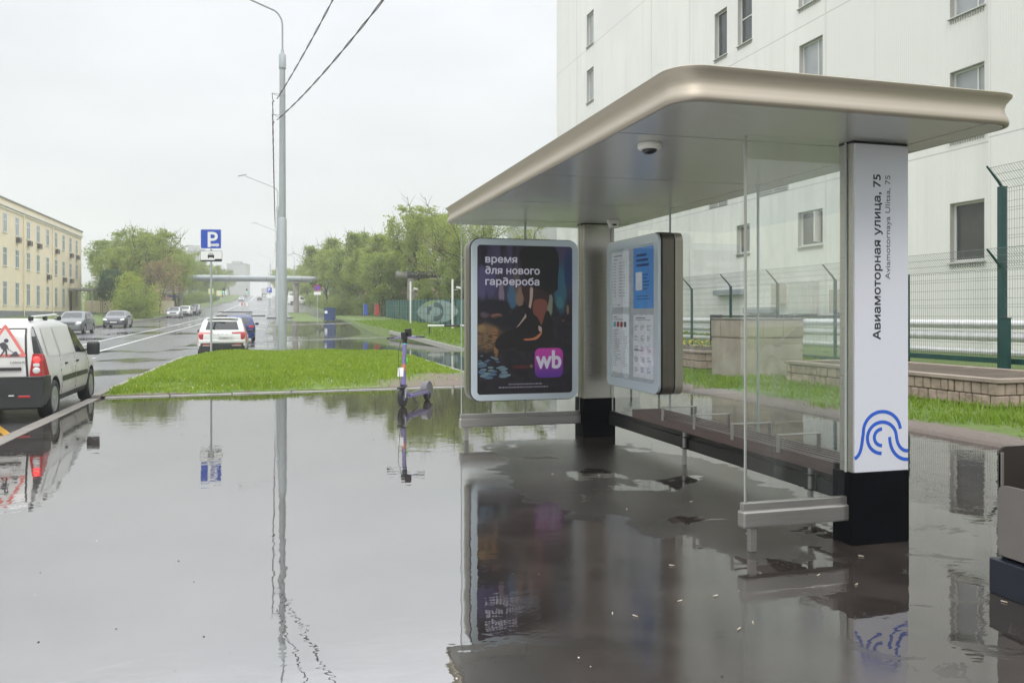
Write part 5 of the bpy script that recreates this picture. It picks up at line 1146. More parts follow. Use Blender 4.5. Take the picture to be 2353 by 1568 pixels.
# ------------------------------------------------------------------ white tower building on the right
def wall_building():
    XB, Z1 = 23.0, 34
    r = empty('tall_white_building', (XB, 40, 0), label='tall windowed white building clad in ribbed metal, behind the mesh fence', cat='building')
    O = Vector((-XB, -40, 0))
    wins = [(58.3, 59.75, 22.1, 24.6, 0), (58.3, 59.75, 17.8, 20.3, 0), (39.1, 40.4, 15.4, 17.9, 1), (36.7, 38.05, 15.4, 18.1, 2), (31.2, 32.85, 15.5, 18, 0), (31.1, 32.8, 11.3, 13.8, 3), (22.5, 24.0, 12.0, 14.3, 0), (22.5, 24.0, 7.7, 10.1, 0), (22.5, 24.0, 3.36, 5.46, 4), (31.1, 32.9, 4.62, 6.2, 5), (36.9, 38.15, 4.68, 6.15, 1)]
    louv = [(33.6, 36.1, 7.35, 8.05), (39.0, 41.0, 7.35, 7.95)]
    ys = sorted(set([21.8, 50.8, 66.8]+[w[0] for w in wins+louv]+[w[1] for w in wins+louv])); zs = sorted(set([0, Z1]+[w[2] for w in wins+louv]+[w[3] for w in wins+louv]))
    mb = MB(); i = mb.mi(M['wallw'])
    for a, b in zip(ys, ys[1:]):
        for c, d in zip(zs, zs[1:]):
            if any(w[0] <= a and b <= w[1] and w[2] <= c and d <= w[3] for w in wins+louv): continue
            mb.bm.faces.new([mb.bm.verts.new(Vector((XB, y, z))+O) for y, z in ((a, c), (a, d), (b, d), (b, c))]).material_index = i
    bmesh.ops.remove_doubles(mb.bm, verts=mb.bm.verts, dist=1e-4)
    mb.build('facade', None, r)
    def BB(x0, x1, y0, y1, z0, z1, m, name, par=r, bev=0):
        mb = MB(); mb.bb(x0-XB, x1-XB, y0-40, y1-40, z0, z1, m, bev); return mb.build(name, None, par)
    BB(XB+.5, XB+22, 21.82, 66.78, 0, Z1-.02, M['wallw'], 'main_block'); 
    BB(XB-.02, XB+.5, 66.5, 66.8, 0, Z1, M['wallw'], 'corner_post')
    BB(XB-.55, XB+22, 4, 21.8, 0, Z1, M['wallw'], 'projecting_bay')
    BB(XB-.25, XB-.002, 50.8, 66.8, 0, Z1, M['wallw'], 'end_bay') if False else None
    for y in (61.9, 48.3, 43.2, 30.9): BB(XB-.03, XB-.002, y-.03, y+.03, 0, Z1, M['winframe'], 'joint_strip')
    for (y0, y1, z0, z1, k) in wins:
        mb = MB(); rv = .28
        for (ya, yb, za, zb) in ((y0, y0+.02, z0, z1), (y1-.02, y1, z0, z1), (y0, y1, z1-.02, z1), (y0, y1, z0, z0+.02)): mb.bb(.001, rv, ya-40, yb-40, za, zb, M['reveal'])
        w = mb.build('window', None, r)
        mb = MB(); t = .07
        for (ya, yb, za, zb) in ((y0+.02, y0+.02+t, z0+.02, z1-.02), (y1-.02-t, y1-.02, z0+.02, z1-.02), (y0+.02+t, y1-.02-t, z1-.02-t, z1-.02), (y0+.02+t, y1-.02-t, z0+.02, z0+.02+t)): mb.bb(rv-.10, rv-.02, ya-40, yb-40, za, zb, M['winframe'])
        if k in (0, 3): mb.bb(rv-.09, rv-.03, (y0+y1)/2-40-.03-.3, (y0+y1)/2-40+.03-.3, z0+.09, z1-.09, M['winframe'])
        if k == 2: mb.bb(rv-.09, rv-.03, y0+.09-40, y1-.09-40, (z0+z1)/2-.03, (z0+z1)/2+.03, M['winframe'])
        mb.build('frame', None, w)
        mb = MB(); mb.bb(rv-.05, rv-.04, y0+.03-40, y1-.03-40, z0+.03, z1-.03, M['glassd'] if k in (1, 2, 4, 5) else M['glassw']); mb.build('pane', None, w)
        mb = MB(); mb.bb(-.10, .0, y0-.06-40, y1+.06-40, z0-.05, z0-.01, M['sill'], .004); mb.build('sill', None, w)
        mb = MB()
        n = 14
        for q in range(n): yy = y0+(y1-y0)*(q+.5)/n; mb.bb(-.035, -.002, yy-.022-40, yy+.022-40, z0-.20, z0-.055, M['reveal'])
        mb.build('drip_ribs', None, w)
        if k == 5:
            mb = MB(); mb.box((-.02, y0+.35-40, (z0+z1)/2), (.5, .05, z1-z0-.25), M['winframe'], Euler((0, 0, R(20))).to_matrix(), .01); mb.build('open_sash', None, w)
    for (y0, y1, z0, z1) in louv:
        mb = MB(); mb.bb(.10, .12, y0-40, y1-40, z0, z1, M['acdark'])
        n = 6
        for q in range(n): zz = z0+(z1-z0)*(q+.5)/n; mb.box((.03, (y0+y1)/2-40, zz), (.10, y1-y0, .035), M['sill'], Euler((0, R(35), 0)).to_matrix())
        for yy in (y0+.03, (y0+y1)/2, y1-.03): mb.bb(-.02, .08, yy-.03-40, yy+.03-40, z0, z1, M['sill'])
        mb.build('louvre', None, r)
    # service boxes, lamps and ducts at the foot of the wall
    for (y0, y1, z0, z1, dx, m) in ((31.4, 32.9, 1.55, 3.0, .5, M['sill']), (37.2, 40.0, 2.55, 2.85, .35, M['galv']), (34.6, 37.0, 1.6, 1.9, .35, M['galv']), (33.8, 34.6, 2.0, 3.0, .3, M['acgrey']), (29.4, 30.3, 1.6, 2.6, .3, M['acgrey'])): BB(XB-dx, XB-.002, y0, y1, z0, z1, m, 'service_box', bev=.02)
    mb = MB(); mb.tube([(-.12, 24.6-40, 6.7), (-.12, 40-40, 6.7)], .0, None) if False else None
    BB(XB-.12, XB-.004, 28.5, 40.5, 1.42, 1.50, M['darksteel'], 'cable_tray')
wall_building()
# insulated heating pipes and guard posts behind the fence
r = empty('heating_pipe', (16.6, 20, .3), label='pair of silver insulated heating pipes running low behind the green fence', cat='pipe')
for k, (z, q) in enumerate(((.98, .11), (.68, .11), (.30, .09))):
    mb = MB(); mb.tube([(0, -14, z), (0, 30, z)], q, M['pipew'], 16); mb.build('pipe_run', None, r)
for y in (-5.4, -.4, 4.4, 9, 14, 20):
    mb = MB(); mb.bb(-.2, .16, y-.16, y+.16, -.3, 1.22, M['darksteel']); mb.build('pipe_support', None, r)
# mesh fence
def fence():
    XF = 15.2; ys = [8.8, 11.6, 14.4, 17.2, 20.0, 22.8, 25.6, 28.4, 31.2, 34.0, 36.8]; zb = tz(XF, 20)-.02; H = 2.36
    r = empty('mesh_fence', (XF, 14.4, zb), label='tall green-posted welded mesh fence with outward leaning top arms', cat='fence')
    def post(y, h, w=.08, arms=(None,)):
        mb = MB(); mb.bb(-w/2, w/2, y-14.4-w/2, y-14.4+w/2, -.2, h, M['green'], .006); p = mb.build('post', None, r)
        for za in arms:
            za = h if za is None else za
            mb = MB(); mb.tube([(0, y-14.4, za-.03), (-.10, y-14.4, za+.10), (-.42, y-14.4, za+.42)], [.032, .03, .02], M['green'], 8); mb.build('top_arm', None, p)
    for y in ys: post(y, 4.15 if abs(y-14.4) < .1 else H, .14 if abs(y-14.4) < .1 else .075, (4.15, H) if abs(y-14.4) < .1 else (None,))
    def mesh(y0, y1, z0, z1, lean=True, x=0):
        mb = MB(); t = .0022
        n = int((y1-y0)/.065)
        for k in range(n): yy = y0-14.4+(y1-y0)*(k+.5)/n; mb.bb(x-t, x+t, yy-t, yy+t, z0, z1, M['wire'])
        zz = z0
        while zz < z1:
            for dz in ((0, .06) if int((zz-z0)/.2) % 3 == 0 else (0,)): mb.bb(x-t*1.3-.004, x-.004, y0-14.4+.04, y1-14.4-.04, zz+dz, zz+dz+.007, M['wire'])
            zz += .2
        if lean:
            m_ = n
            for k in range(m_):
                yy = y0-14.4+(y1-y0)*(k+.5)/m_; mb.box((x-.22, yy, z1+.20), (.006, .004, .62), M['wire'], Euler((0, R(-45), 0)).to_matrix())
            for q in (.0, .14, .28, .42): mb.bb(x-q-.006, x-q+.002, y0-14.4, y1-14.4, z1+q-.003, z1+q+.005, M['wire'])
        mb.build('mesh_panel', None, r)
    for a, b in zip(ys, ys[1:]):
        mesh(a+.03, b-.03, .12, H)
    mesh(5.8, 14.32, H+.05, 4.1)
    mb = MB(); mb.bb(-.04, .04, 5.5-14.4, 17.2-14.4, .06, .19, M['green']); mb.build('lower_beam', None, r)
    mb = MB(); mb.bb(-.05, .03, 5.5-14.4, 17.2-14.4, .30, .42, M['green']); mb.build('lower_beam', None, r)
    mb = MB(); mb.bb(-.03, .03, 17.3-14.4, 36.8-14.4, .06, .17, M['green']); mb.build('lower_beam', None, r)
    r2 = empty('gate_post', (15.0, 14.12, zb), label='short wide dark green gate post in front of the tall fence post', cat='gate post')
    mb = MB(); mb.bb(-.05, .05, -.09, .09, -.2, 1.28, M['green'], .01); mb.build('post', None, r2); mb = MB(); mb.bb(-.06, .06, -.10, .10, 1.28, 1.30, M['trim'], .003); mb.build('cap', None, r2)
    mb = MB(); mb.tube([(14.6, 5, zb+.03), (14.6, 21, zb+.02)], .016, M['signw'], 8); mb.build('cable_conduit', None, label='thin white conduit running along the foot of the fence', cat='conduit')
fence()
# stone planters
def planter(name, x0, x1, y0, y1, h, zb, label, seed, flowers=False):
    g = random.Random(seed); r = empty(name, (x0, y0, zb), label=label, cat='planter'); W_, D_ = x1-x0, y1-y0
    mb = MB(); mb.bb(.03, W_-.03, .03, D_-.03, -.1, h-.06, M['mortar']); mb.build('core', None, r)
    mb = MB(); rows = 2; rh = (h-.07)/rows
    for k in range(rows):
        for (ln, ax) in ((D_, 'y'), (W_, 'x')):
            p = 0
            while p < ln-.02:
                q = min(g.uniform(.11, .24), ln-p); c = p+q/2; dp = g.uniform(.03, .055)
                if ax == 'y': mb.box((.03-dp/2+.01, c, rh*(k+.5)), (dp, q-.015, rh-.015), M['stone'], None, .012, 1)
                else: mb.box((c, .03-dp/2+.01, rh*(k+.5)), (q-.015, dp, rh-.015), M['stone'], None, .012, 1)
                p += q
    mb.build('split_stone_facing', None, r)
    mb = MB(); t = .16
    for (a, b, c, d) in ((-.03, t, -.03, D_+.03), (W_-t, W_+.03, -.03, D_+.03), (t+.002, W_-t-.002, -.03, t), (t+.002, W_-t-.002, D_-t, D_+.03)): mb.bb(a, b, c, d, h-.06, h, M['stonecap'], .006)
    mb.build('coping', None, r)
    mb = MB(); mb.bb(t, W_-t, t, D_-t, h-.058, h-.03, M['soil']); mb.build('soil', None, r)
    if flowers:
        mb = MB()
        for k in range(240):
            x, y, z = g.uniform(t, W_-t), g.uniform(t, D_-t), h+g.uniform(0, .14); s_ = .03
            mb.box((x, y, z), (s_, s_, .006), M['leafg'], Euler((g.random()*3, g.random()*3, g.random()*3)).to_matrix())
        for k in range(70):
            x, y, z = g.uniform(t, W_-t), g.uniform(t, D_-t), h+g.uniform(.1, .2); mb.box((x, y, z), (.035, .035, .025), M['yflower'], Euler((g.random(), g.random(), g.random())).to_matrix())
        mb.build('flowers', None, r)
    return r
planter('stone_planter', 10.42, 12.6, 9.95, 15.3, .44, .10, 'long low planter of split tan stone beside the lawn, right of the address column', 3)
planter('stone_planter', 10.5, 12.6, 19.1, 24.5, .46, .12, 'farther stone planter with small yellow flowers beyond the concrete block', 8, True)
r = empty('concrete_block', (10.0, 16.4, .1), label='large weathered concrete block with a recessed panelled band, between the two planters', cat='concrete block')
mb = MB(); mb.bb(0, 1.6, 0, 1.3, -.1, .88, M['concb'], .02); mb.build('lower_body', None, r)
mb = MB(); mb.bb(-.012, 1.612, -.012, 1.312, .882, 1.30, M['concb'], .02); up_ = mb.build('upper_band', None, r)
mb = MB(); mb.bb(-.03, 1.63, -.03, 1.33, 1.302, 1.335, M['concd'], .012); mb.build('cap', None, r)
mb = MB()
for k in range(3): mb.bb(.04+k*.52, .52+k*.52, -.022, -.0125, .92, 1.27, M['concb'], .003)
for k in range(3): mb.bb(-.022, -.0125, .03+k*.42, .40+k*.42, .92, 1.27, M['concb'], .003)
mb.build('panel_relief', None, up_)

# ------------------------------------------------------------------ yellow building on the left
def yellow_building():
    X0 = -27.6; y0, y1 = 62, 134.4; zt = 13.8
    r = empty('yellow_building', (X0, 100, 0), label='three-storey cream-yellow office building with rows of windows and a grey plinth', cat='building')
    mb = MB(); mb.bb(-14, 0, y0-100, y1-100, 2.0, 13.2, M['yellow']); mb.build('wall', None, r)
    mb = MB(); mb.bb(-14.05, .06, y0-100.05, y1-99.95, .2, 2.0, M['plinth']); mb.build('plinth', None, r)
    mb = MB(); mb.bb(-14.05, .10, y0-100, y1-99.9, 13.2, 13.72, M['yellow']); mb.bb(-14.3, .22, y0-100, y1-99.78, 13.722, 13.86, M['roofm']); mb.build('parapet', None, r)
    mb = MB(); mb.bb(-14.1, .20, y0-100, y1-99.8, 12.98, 13.198, M['cream']); mb.bb(-14.1, .12, y0-100, y1-99.88, 12.72, 12.84, M['cream']); mb.build('cornice', None, r)
    cols = [131.3, 127.6, 123.7, 119.8, 115.7, 111.4, 107.3, 103, 98.7, 94.5, 90.3, 86.1]
    acs = {(1, 2), (2, 1), (3, 2), (7, 2), (6, 2), (5, 2), (0, 2), (1, 1), (4, 1)}
    for ci, yc in enumerate(cols):
        for ri, (za, zb) in enumerate(((2.75, 5.05), (6.88, 8.65), (10.4, 12.2))):
            if ci == 1 and ri == 0: continue
            ww = .62; mb = MB(); mb.bb(.004, .05, yc-100-ww-.08, yc-100+ww+.08, zb+.0, zb+.12, M['cream']); mb.bb(.0, .10, yc-100-ww-.1, yc-100+ww+.1, za-.22, za-.10, M['cream'])
            for q in (-1, 1): mb.bb(.0, .03, yc-100+q*ww-.06, yc-100+q*ww+.06, za-.1, zb, M['winframe'])
            mb.bb(.0, .028, yc-100-.04, yc-100+.04, za-.1, zb, M['winframe']); mb.bb(.0, .026, yc-100-ww, yc-100+ww, zb-.62, zb-.54, M['winframe'])
            w = mb.build('window', None, r)
            mb = MB(); mb.bb(-.02, .012, yc-100-ww, yc-100+ww, za-.1, zb, M['glassblue']); mb.build('pane', None, w)
            if (ci, ri) in acs:
                mb = MB(); mb.bb(.03, .42, yc-100-.45, yc-100+.35, za-.95, za-.30, M['acgrey'], .02); a = mb.build('conditioner', None, r); mb = MB(); mb.bb(.06, .4, yc-100-.47, yc-100-.452, za-.88, za-.36, M['acdark']); mb.lathe([(.24, 0), (.24, .01)], M['acdark'], 16, T((.42, yc-100-.1, za-.62)) @ Matrix.Rotation(R(90), 4, 'Y')); mb.build('fan_grille', None, a)
    for yy in (105.2, 117.8):
        mb = MB(); mb.tube([(.14, yy-100, .5), (.14, yy-100, 12.9)], .07, M['yellow'], 8); mb.build('downpipe', None, r)
    mb = MB(); mb.bb(.0, .06, 27.0, 28.3, 2.0, 4.9, M['acdark']); mb.build('door', None, r)
    mb = MB(); mb.bb(.1, 3.2, 26.2, 32.5, 5.0, 5.25, M['roofm']); cn = mb.build('canopy', None, r)
    for xx, yy in ((3.0, 26.4), (3.0, 32.2)): mb = MB(); mb.tube([(xx, yy, .5), (xx, yy, 5.0)], .06, M['galv'], 8); mb.build('canopy_post', None, cn)
    mb = MB(); mb.bb(.07, 3.0, 26.4, 29.0, 1.0, 1.95, M['plinth']); mb.build('steps', None, r)
yellow_building()
# background buildings
def block(name, x, y, wx, wy, z0, h, m, label, rows=0, cols=0, extra=None, rz=0, pane=None):
    r = empty(name, (x, y, z0), rz, label=label, cat='building'); mb = MB(); mb.bb(-wx/2, wx/2, -wy/2, wy/2, -2, h, m); mb.build('wall', None, r)
    mb = MB(); mb.bb(-wx/2-.2, wx/2+.2, -wy/2-.2, wy/2+.2, h, h+.3, M['roofm']); mb.build('roof', None, r)
    for a in range(rows):
        mb = MB()
        for b in range(cols):
            xc = -wx/2+wx*(b+.5)/cols; zc = h*(a+.55)/rows; mb.bb(xc-.26*wx/cols, xc+.26*wx/cols, -wy/2-.05, -wy/2-.01, zc-.22*h/rows, zc+.22*h/rows, pane or M['glassblue'])
        mb.build('window_row', None, r)
    if extra: extra(r)
    return r
block('apartment_block', -41, 430, 14, 14, 11, 21, M['greyb'], 'pale grey panel tower far off above the left trees', 12, 6, lambda r: MB().bb(1, 6.5, -6.5, 5, 21.3, 24, M['greyb']).build('lift_house', None, r) , R(-8))
block('apartment_block', -23.5, 560, 12, 14, 15, 19, M['pinkb'], 'distant brownish apartment tower above the trees over the road', 11, 6, lambda r: MB().bb(-3, 2, -6, 6, 19.3, 21, M['pinkb']).build('lift_house', None, r), R(-8))
block('office_building', -25, 168, 8, 12, 3, 8.5, M['peach'], 'pink-beige building partly hidden by the left trees beside the pipe', 4, 4)
block('low_building', -20.5, 150, 6, 8, 1.8, 3.0, M['peach'], 'low peach-coloured block with a dark opening left of the pipe support', 1, 2, None, 0, M['acdark'])
block('warehouse', 26, 132, 26, 10, 1.5, 7.0, M['peach'], 'long peach warehouse glimpsed through trees behind the green banner fence', 2, 10)
block('factory_building', 55, 160, 17, 14, 3, 16.5, M['greyb'], 'pale grey factory roof seen above the advertising panel', 0, 0, lambda r: MB().bb(-1, 8.4, -7.6, 2, 13.5, 18.5, M['greyd']).build('dark_clad_bay', None, r))
block('kiosk', -21.6, 140, 2.6, 2.4, 1.9, 2.4, M['blueplast'], 'small blue kiosk under the left trees', 1, 1)
# overhead district heating pipe
r = empty('pipe_bridge', (-6, 150, 2.0), label='thick grey heating pipe crossing over the road on concrete supports', cat='pipe bridge')
for dz, dy, q in ((5.95, 0, .42), (5.75, .95, .40)):
    mb = MB(); mb.tube([(-14, dy, dz), (16.5, dy, dz)], q, M['galv'], 20); mb.build('pipe_run', None, r)
for x in (-14, -8, -2, 4, 10, 16.4):
    mb = MB(); mb.lathe([(.44, -.06), (.44, .06)], M['conc'], 20, T((x+.3, 0, 5.95)) @ Matrix.Rotation(R(90), 4, 'Y')); mb.build('pipe_joint', None, r)
for x in (-9.7, 9.4):
    mb = MB(); mb.lathe([(.42, -2), (.40, 5.1)], M['conc'], 16, T((x, .5, 0))); mb.bb(x-.55, x+.55, -.5, 1.5, 5.1, 5.35, M['conc'], .03); mb.build('support', None, r)
r = empty('heating_pipe', (24, 108, 1.2), label='dark elevated heating pipe running through the right-hand trees', cat='pipe')
mb = MB(); mb.tube([(-9.0, 0, 5.6), (-7.5, 0, 5.6)], .42, M['roofm'], 16); mb.tube([(-7.5, 0, 5.6), (22, -6, 5.9)], .45, M['darksteel'], 16); mb.build('pipe_run', None, r)
for x in (-7.0, 6):
    mb = MB(); mb.lathe([(.55, -1), (.52, 5.1)], M['concd'], 16, T((x, 0, 0))); mb.build('support', None, r)

# ------------------------------------------------------------------ right-hand mid-distance things
def gfence():
    r = empty('banner_fence', (13.2, 78, 0), label='green fence hung with printed mesh banners showing an eye-like emblem', cat='fence')
    ya, yb = -34, 26
    mb = MB()
    def zf(y): return tz(13.2, 78+y)
    n = 12
    for k in range(n):
        a = ya+(yb-ya)*k/n; b = ya+(yb-ya)*(k+1)/n; za, zb_ = zf(a), zf(b)
        v = [mb.bm.verts.new(p) for p in ((0, a+.05, za+.1), (0, b-.05, zb_+.1), (0, b-.05, zb_+2.15), (0, a+.05, za+2.15))]; w = [mb.bm.verts.new(Vector(q.co)+Vector((.02, 0, 0))) for q in v]
        mb.bm.faces.new(v); mb.bm.faces.new(w[::-1])
        for q in range(4): mb.bm.faces.new((v[q], v[(q+1) % 4], w[(q+1) % 4], w[q]))
    mb.mi(M['banner']); mb.build('mesh_banner', None, r)
    def em(cy, s_=1):
        mb = MB(); mx = T((-.01, cy, zf(cy)+1.15)) @ FX
        mb.prism([(9.5*math.cos(a), 1.0*math.sin(a)*(abs(math.sin(a))**.3)) for a in [k*math.pi/20 for k in range(40)]], .02, .03, M['bannerg'], mx)
        mb.ribbon([(-5.3, .55), (-3.0, .80), (0, .88)], .22, .032, .04, M['bannerl'], mx)
        mb.ribbon([(1.3*math.cos(R(a))*2.6+.2, .60*math.sin(R(a))) for a in range(100, -110, -12)], .42, .041, .05, M['bannerd'], mx)
        mb.prism([(-3.8, .45), (-1.8, .45), (-1.8, -.25), (-3.8, -.25)], .032, .045, M['bannerd'], mx); mb.prism([(-2.4, .1), (-.4, .1), (-.4, -.4), (-2.4, -.4)], .051, .056, M['bannerg'], mx)
        mb.build('printed_emblem', None, r)
    em(-7.5)
    mb = MB(); mx = T((-.01, -25, zf(-25)+1.1)) @ FX
    mb.prism([(-2.6, .8), (2.6, .8), (2.6, -.9), (-2.6, -.9)], .02, .03, M['bannerg'], mx); mb.prism([(.2, .2), (1.2, .2), (1.2, -.5), (.2, -.5)], .031, .04, M['banner'], mx); mb.build('printed_panel', None, r)
    for k in range(31):
        y = ya+(yb-ya)*k/30; mb = MB(); mb.bb(-.06, -.0, y-.035, y+.035, zf(y)-.2, zf(y)+2.3, M['green']); mb.build('post', None, r)
    for zz in (.35, .95, 1.55, 2.15):
        mb = MB(); mb.tube([(-.045, ya, zf(ya)+zz), (-.045, -8, zf(-8)+zz), (-.045, yb, zf(yb)+zz)], .02, M['green'], 6); mb.build('rail', None, r)
gfence()
for x, y, h, l in ((12.2, 58.5, 3.6, 'nearer'), (11.9, 76, 3.9, 'farther')):
    r = empty('camera_post', (x, y, tz(x, y)), label='%s white post with a security camera in front of the banner fence' % l, cat='camera post')
    mb = MB(); mb.tube([(0, 0, -.1), (0, 0, h)], .075, M['signw'], 12); mb.build('post', None, r)
    mb = MB(); mb.box((.45, -.1, h*.83), (.4, .14, .14), M['signw'], Euler((0, R(12), 0)).to_matrix(), .03); mb.tube([(0, 0, h*.78), (.4, -.05, h*.80)], .02, M['signw'], 6); mb.build('camera', None, r)
r = empty('boom_barrier', (12, 49.5, tz(10, 50)), label='low white and dark striped barrier rail on the lawn', cat='barrier')
for k in range(6):
    mb = MB(); mb.tube([(-3.2+k, 0, .52), (-2.2+k, 0, .52)], .06, M['signw'] if k % 2 == 0 else M['trim'], 10); mb.build('rail_section', None, r)
for x in (-3.1, 2.7):
    mb = MB(); mb.tube([(x, 0, -.1), (x, 0, .5)], .04, M['trim'], 8); mb.build('foot', None, r)
r = empty('waste_container', (5.95, 98, tz(5.9, 98)-.1), R(-10), label='dark blue waste cabinet with a small white notice at the edge of the flooded path', cat='container')
mb = MB(); mb.bb(-.6, .6, -.55, .55, .06, 1.45, M['blueplast'], .05); mb.build('cabinet', None, r)
mb = MB(); mb.bb(-.66, .66, -.6, .6, 1.452, 1.52, M['blueplast'], .02); mb.build('lid', None, r)
mb = MB(); mb.bb(-.52, -.22, -.565, -.552, .85, 1.15, M['signw']); mb.build('notice', None, r)
for k in range(4):
    mb = MB(); mb.bb(-.12+k*.18, -.08+k*.18, -.575, -.551, .15, 1.4, M['blueplast']); mb.build('rib', None, r)
for x, m, l in ((9.4, 'red', 'red'), (7.9, 'blue', 'blue and white')):
    r = empty('advertising_flag', (x+3.2, 111, tz(10, 112)), label='%s banner stand among the right-hand trees' % l, cat='banner'); mb = MB(); mb.tube([(0, 0, -.2), (0, 0, 1.9)], .03, M['galv'], 6); mb.build('pole', None, r)
    mb = MB(); mb.prism([(.03, .2), (.55, .3), (.5, 1.7), (.03, 1.8)], -.01, .01, M[m], FY); mb.build('cloth', None, r)

# ------------------------------------------------------------------ trees
def tree_proto(seed, H, cr, kind='round', nleaf=5200, leaf=.20, trunk_r=.18, base=.25, lm=None, stems=1, density=1.0, bark=None):
    g = np.random.default_rng(seed); mb = MB(); tips = []
    bm_ = bark or M['bark']
    def limb(p, d, ln, r, depth):
        n = 4; P = [Vector(p)]; q = Vector(p); dd = Vector(d)
        for k in range(n):
            dd = (dd+Vector(g.normal(0, .13, 3))+Vector((0, 0, .06))).normalized(); q = q+dd*ln/n; P.append(q.copy())
        mb.tube(P, [r*(1-.6*k/n) for k in range(n+1)], bm_, 7 if depth == 0 else 5, cap=True)
        if depth >= 1: tips.extend([(P[2], ln), (P[3], ln), (P[4], ln)])
        if depth < 3:
            m = (5, 4, 3)[depth]
            for k in range(m):
                t = g.uniform(.35, 1.0) if depth else g.uniform(base, 1.0); f = t*n; i = min(n-1, int(f)); pp = P[i].lerp(P[i+1], f-i); a = g.uniform(0, 6.283); tilt = g.uniform(.5, 1.05) if kind != 'tall' else g.uniform(.3, .75)
                u = dd.cross(Vector((math.cos(a), math.sin(a), .1))).normalized(); nd = (dd*math.cos(tilt)+u*math.sin(tilt)).normalized(); limb(pp, nd, ln*g.uniform(.45, .62), r*.5, depth+1)
    for s_ in range(stems):
        a = g.uniform(0, 6.283); tl = .0 if stems == 1 else .22; limb((0, 0, -.3), Vector((math.cos(a)*tl, math.sin(a)*tl, 1)), H*.72, trunk_r/(stems**.4), 0)
    if kind == 'bush':
        tips = [(Vector((g.normal(0, cr*.4), g.normal(0, cr*.4), abs(g.normal(.45, .28))*H*.8)), H*.3) for _ in range(60)]
    C = []
    for p, ln in tips:
        if p.z < H*base*.6: continue
        rr_ = math.hypot(p.x, p.y)
        if rr_ > cr: p = Vector((p.x*cr/rr_, p.y*cr/rr_, p.z))
        C.append((p, min(1.0, .28*ln+.25)))
    if kind != 'bush':
        for _ in range(int(len(C)*.35)):
            th = g.uniform(0, 6.28); ph = g.uniform(-.5, 1); C.append((Vector((math.cos(th)*cr*.75*math.sqrt(max(0, 1-ph*ph)), math.sin(th)*cr*.75*math.sqrt(max(0, 1-ph*ph)), H*.62+ph*H*.34)), .55))
    idx = g.integers(0, len(C), nleaf); V = np.zeros((nleaf*4, 3)); ctr = np.array([C[i][0][:] for i in idx]); sg = np.array([C[i][1] for i in idx])[:, None]
    pos = ctr+g.normal(0, 1, (nleaf, 3))*sg*np.array([.62, .62, .5]); pos[:, 2] = np.where(pos[:, 2] < (.1 if kind == 'bush' else H*base*.5), g.uniform(.1, H*.6, nleaf), pos[:, 2]); ex = np.maximum(0, pos[:, 2]-H*.93); pos[:, 2] -= ex*.55
    u = g.normal(0, 1, (nleaf, 3)); u /= np.linalg.norm(u, axis=1)[:, None]; w_ = np.cross(u, g.normal(0, 1, (nleaf, 3))); w_ /= np.linalg.norm(w_, axis=1)[:, None]; sz = leaf*g.uniform(.5, 1.2, (nleaf, 1))
    V[0::4] = pos-u*sz*.6; V[1::4] = pos+w_*sz*.35; V[2::4] = pos+u*sz*.6; V[3::4] = pos-w_*sz*.35
    me = bpy.data.meshes.new('crown'); me.from_pydata(V.tolist(), [], [(4*k, 4*k+1, 4*k+2, 4*k+3) for k in range(nleaf)]); me.materials.append(lm or M['leaf1'])
    o = mb.build('trunk', None); tm = o.data; bpy.data.objects.remove(o); return tm, me
def tree(name, proto, x, y, label, s=1.0, sz=None, rz=None, group=None, cat='tree', z=None, lm=None):
    r = empty(name, (x, y, (tz(x, y) if z is None else z)-.1), rnd.random()*6.28 if rz is None else rz, label=label, cat=cat, group=group); r.scale = (s, s, sz or s)
    for nm, me in (('trunk', proto[0]), ('crown', proto[1])):
        o = bpy.data.objects.new(nm, me); COL.objects.link(o); o.parent = r
        if lm and nm == 'crown': o.material_slots[0].link = 'OBJECT'; o.material_slots[0].material = lm
    return r
pA = tree_proto(11, 12, 4.2, 'round', 12500, .27, .22, .22, M['leaf1']); pB = tree_proto(23, 12, 3.6, 'tall', 8500, .26, .20, .3, M['leaf1']); pC = tree_proto(35, 11, 4.6, 'round', 13000, .29, .24, .15, M['leaf2'])
pD = tree_proto(47, 6, 2.4, 'bush', 9000, .22, .08, .05, M['leaf4'], 4); pE = tree_proto(59, 9, 2.8, 'round', 12000, .28, .15, .1, M['leaf3']); pF = tree_proto(61, 8, 3.0, 'round', 3600, .18, .12, .2, M['leaf5'])
pG = tree_proto(73, 13, 3.4, 'tall', 5200, .22, .19, .3, M['leaf1']); pH = tree_proto(83, 5, 2.2, 'bush', 7000, .2, .06, .02, M['leaf2'], 4)
pK = tree_proto(91, 13, 3.2, 'tall', 2600, .22, .30, .35, M['leaf2'], bark=M['barkg'])
tree('broadleaf_tree', pC, -22.3, 133, 'leafy tree filling the gap between the yellow building and the bare-limbed tree', .92, lm=M['leaf1'])
G1 = 'trees on the left beyond the yellow building'
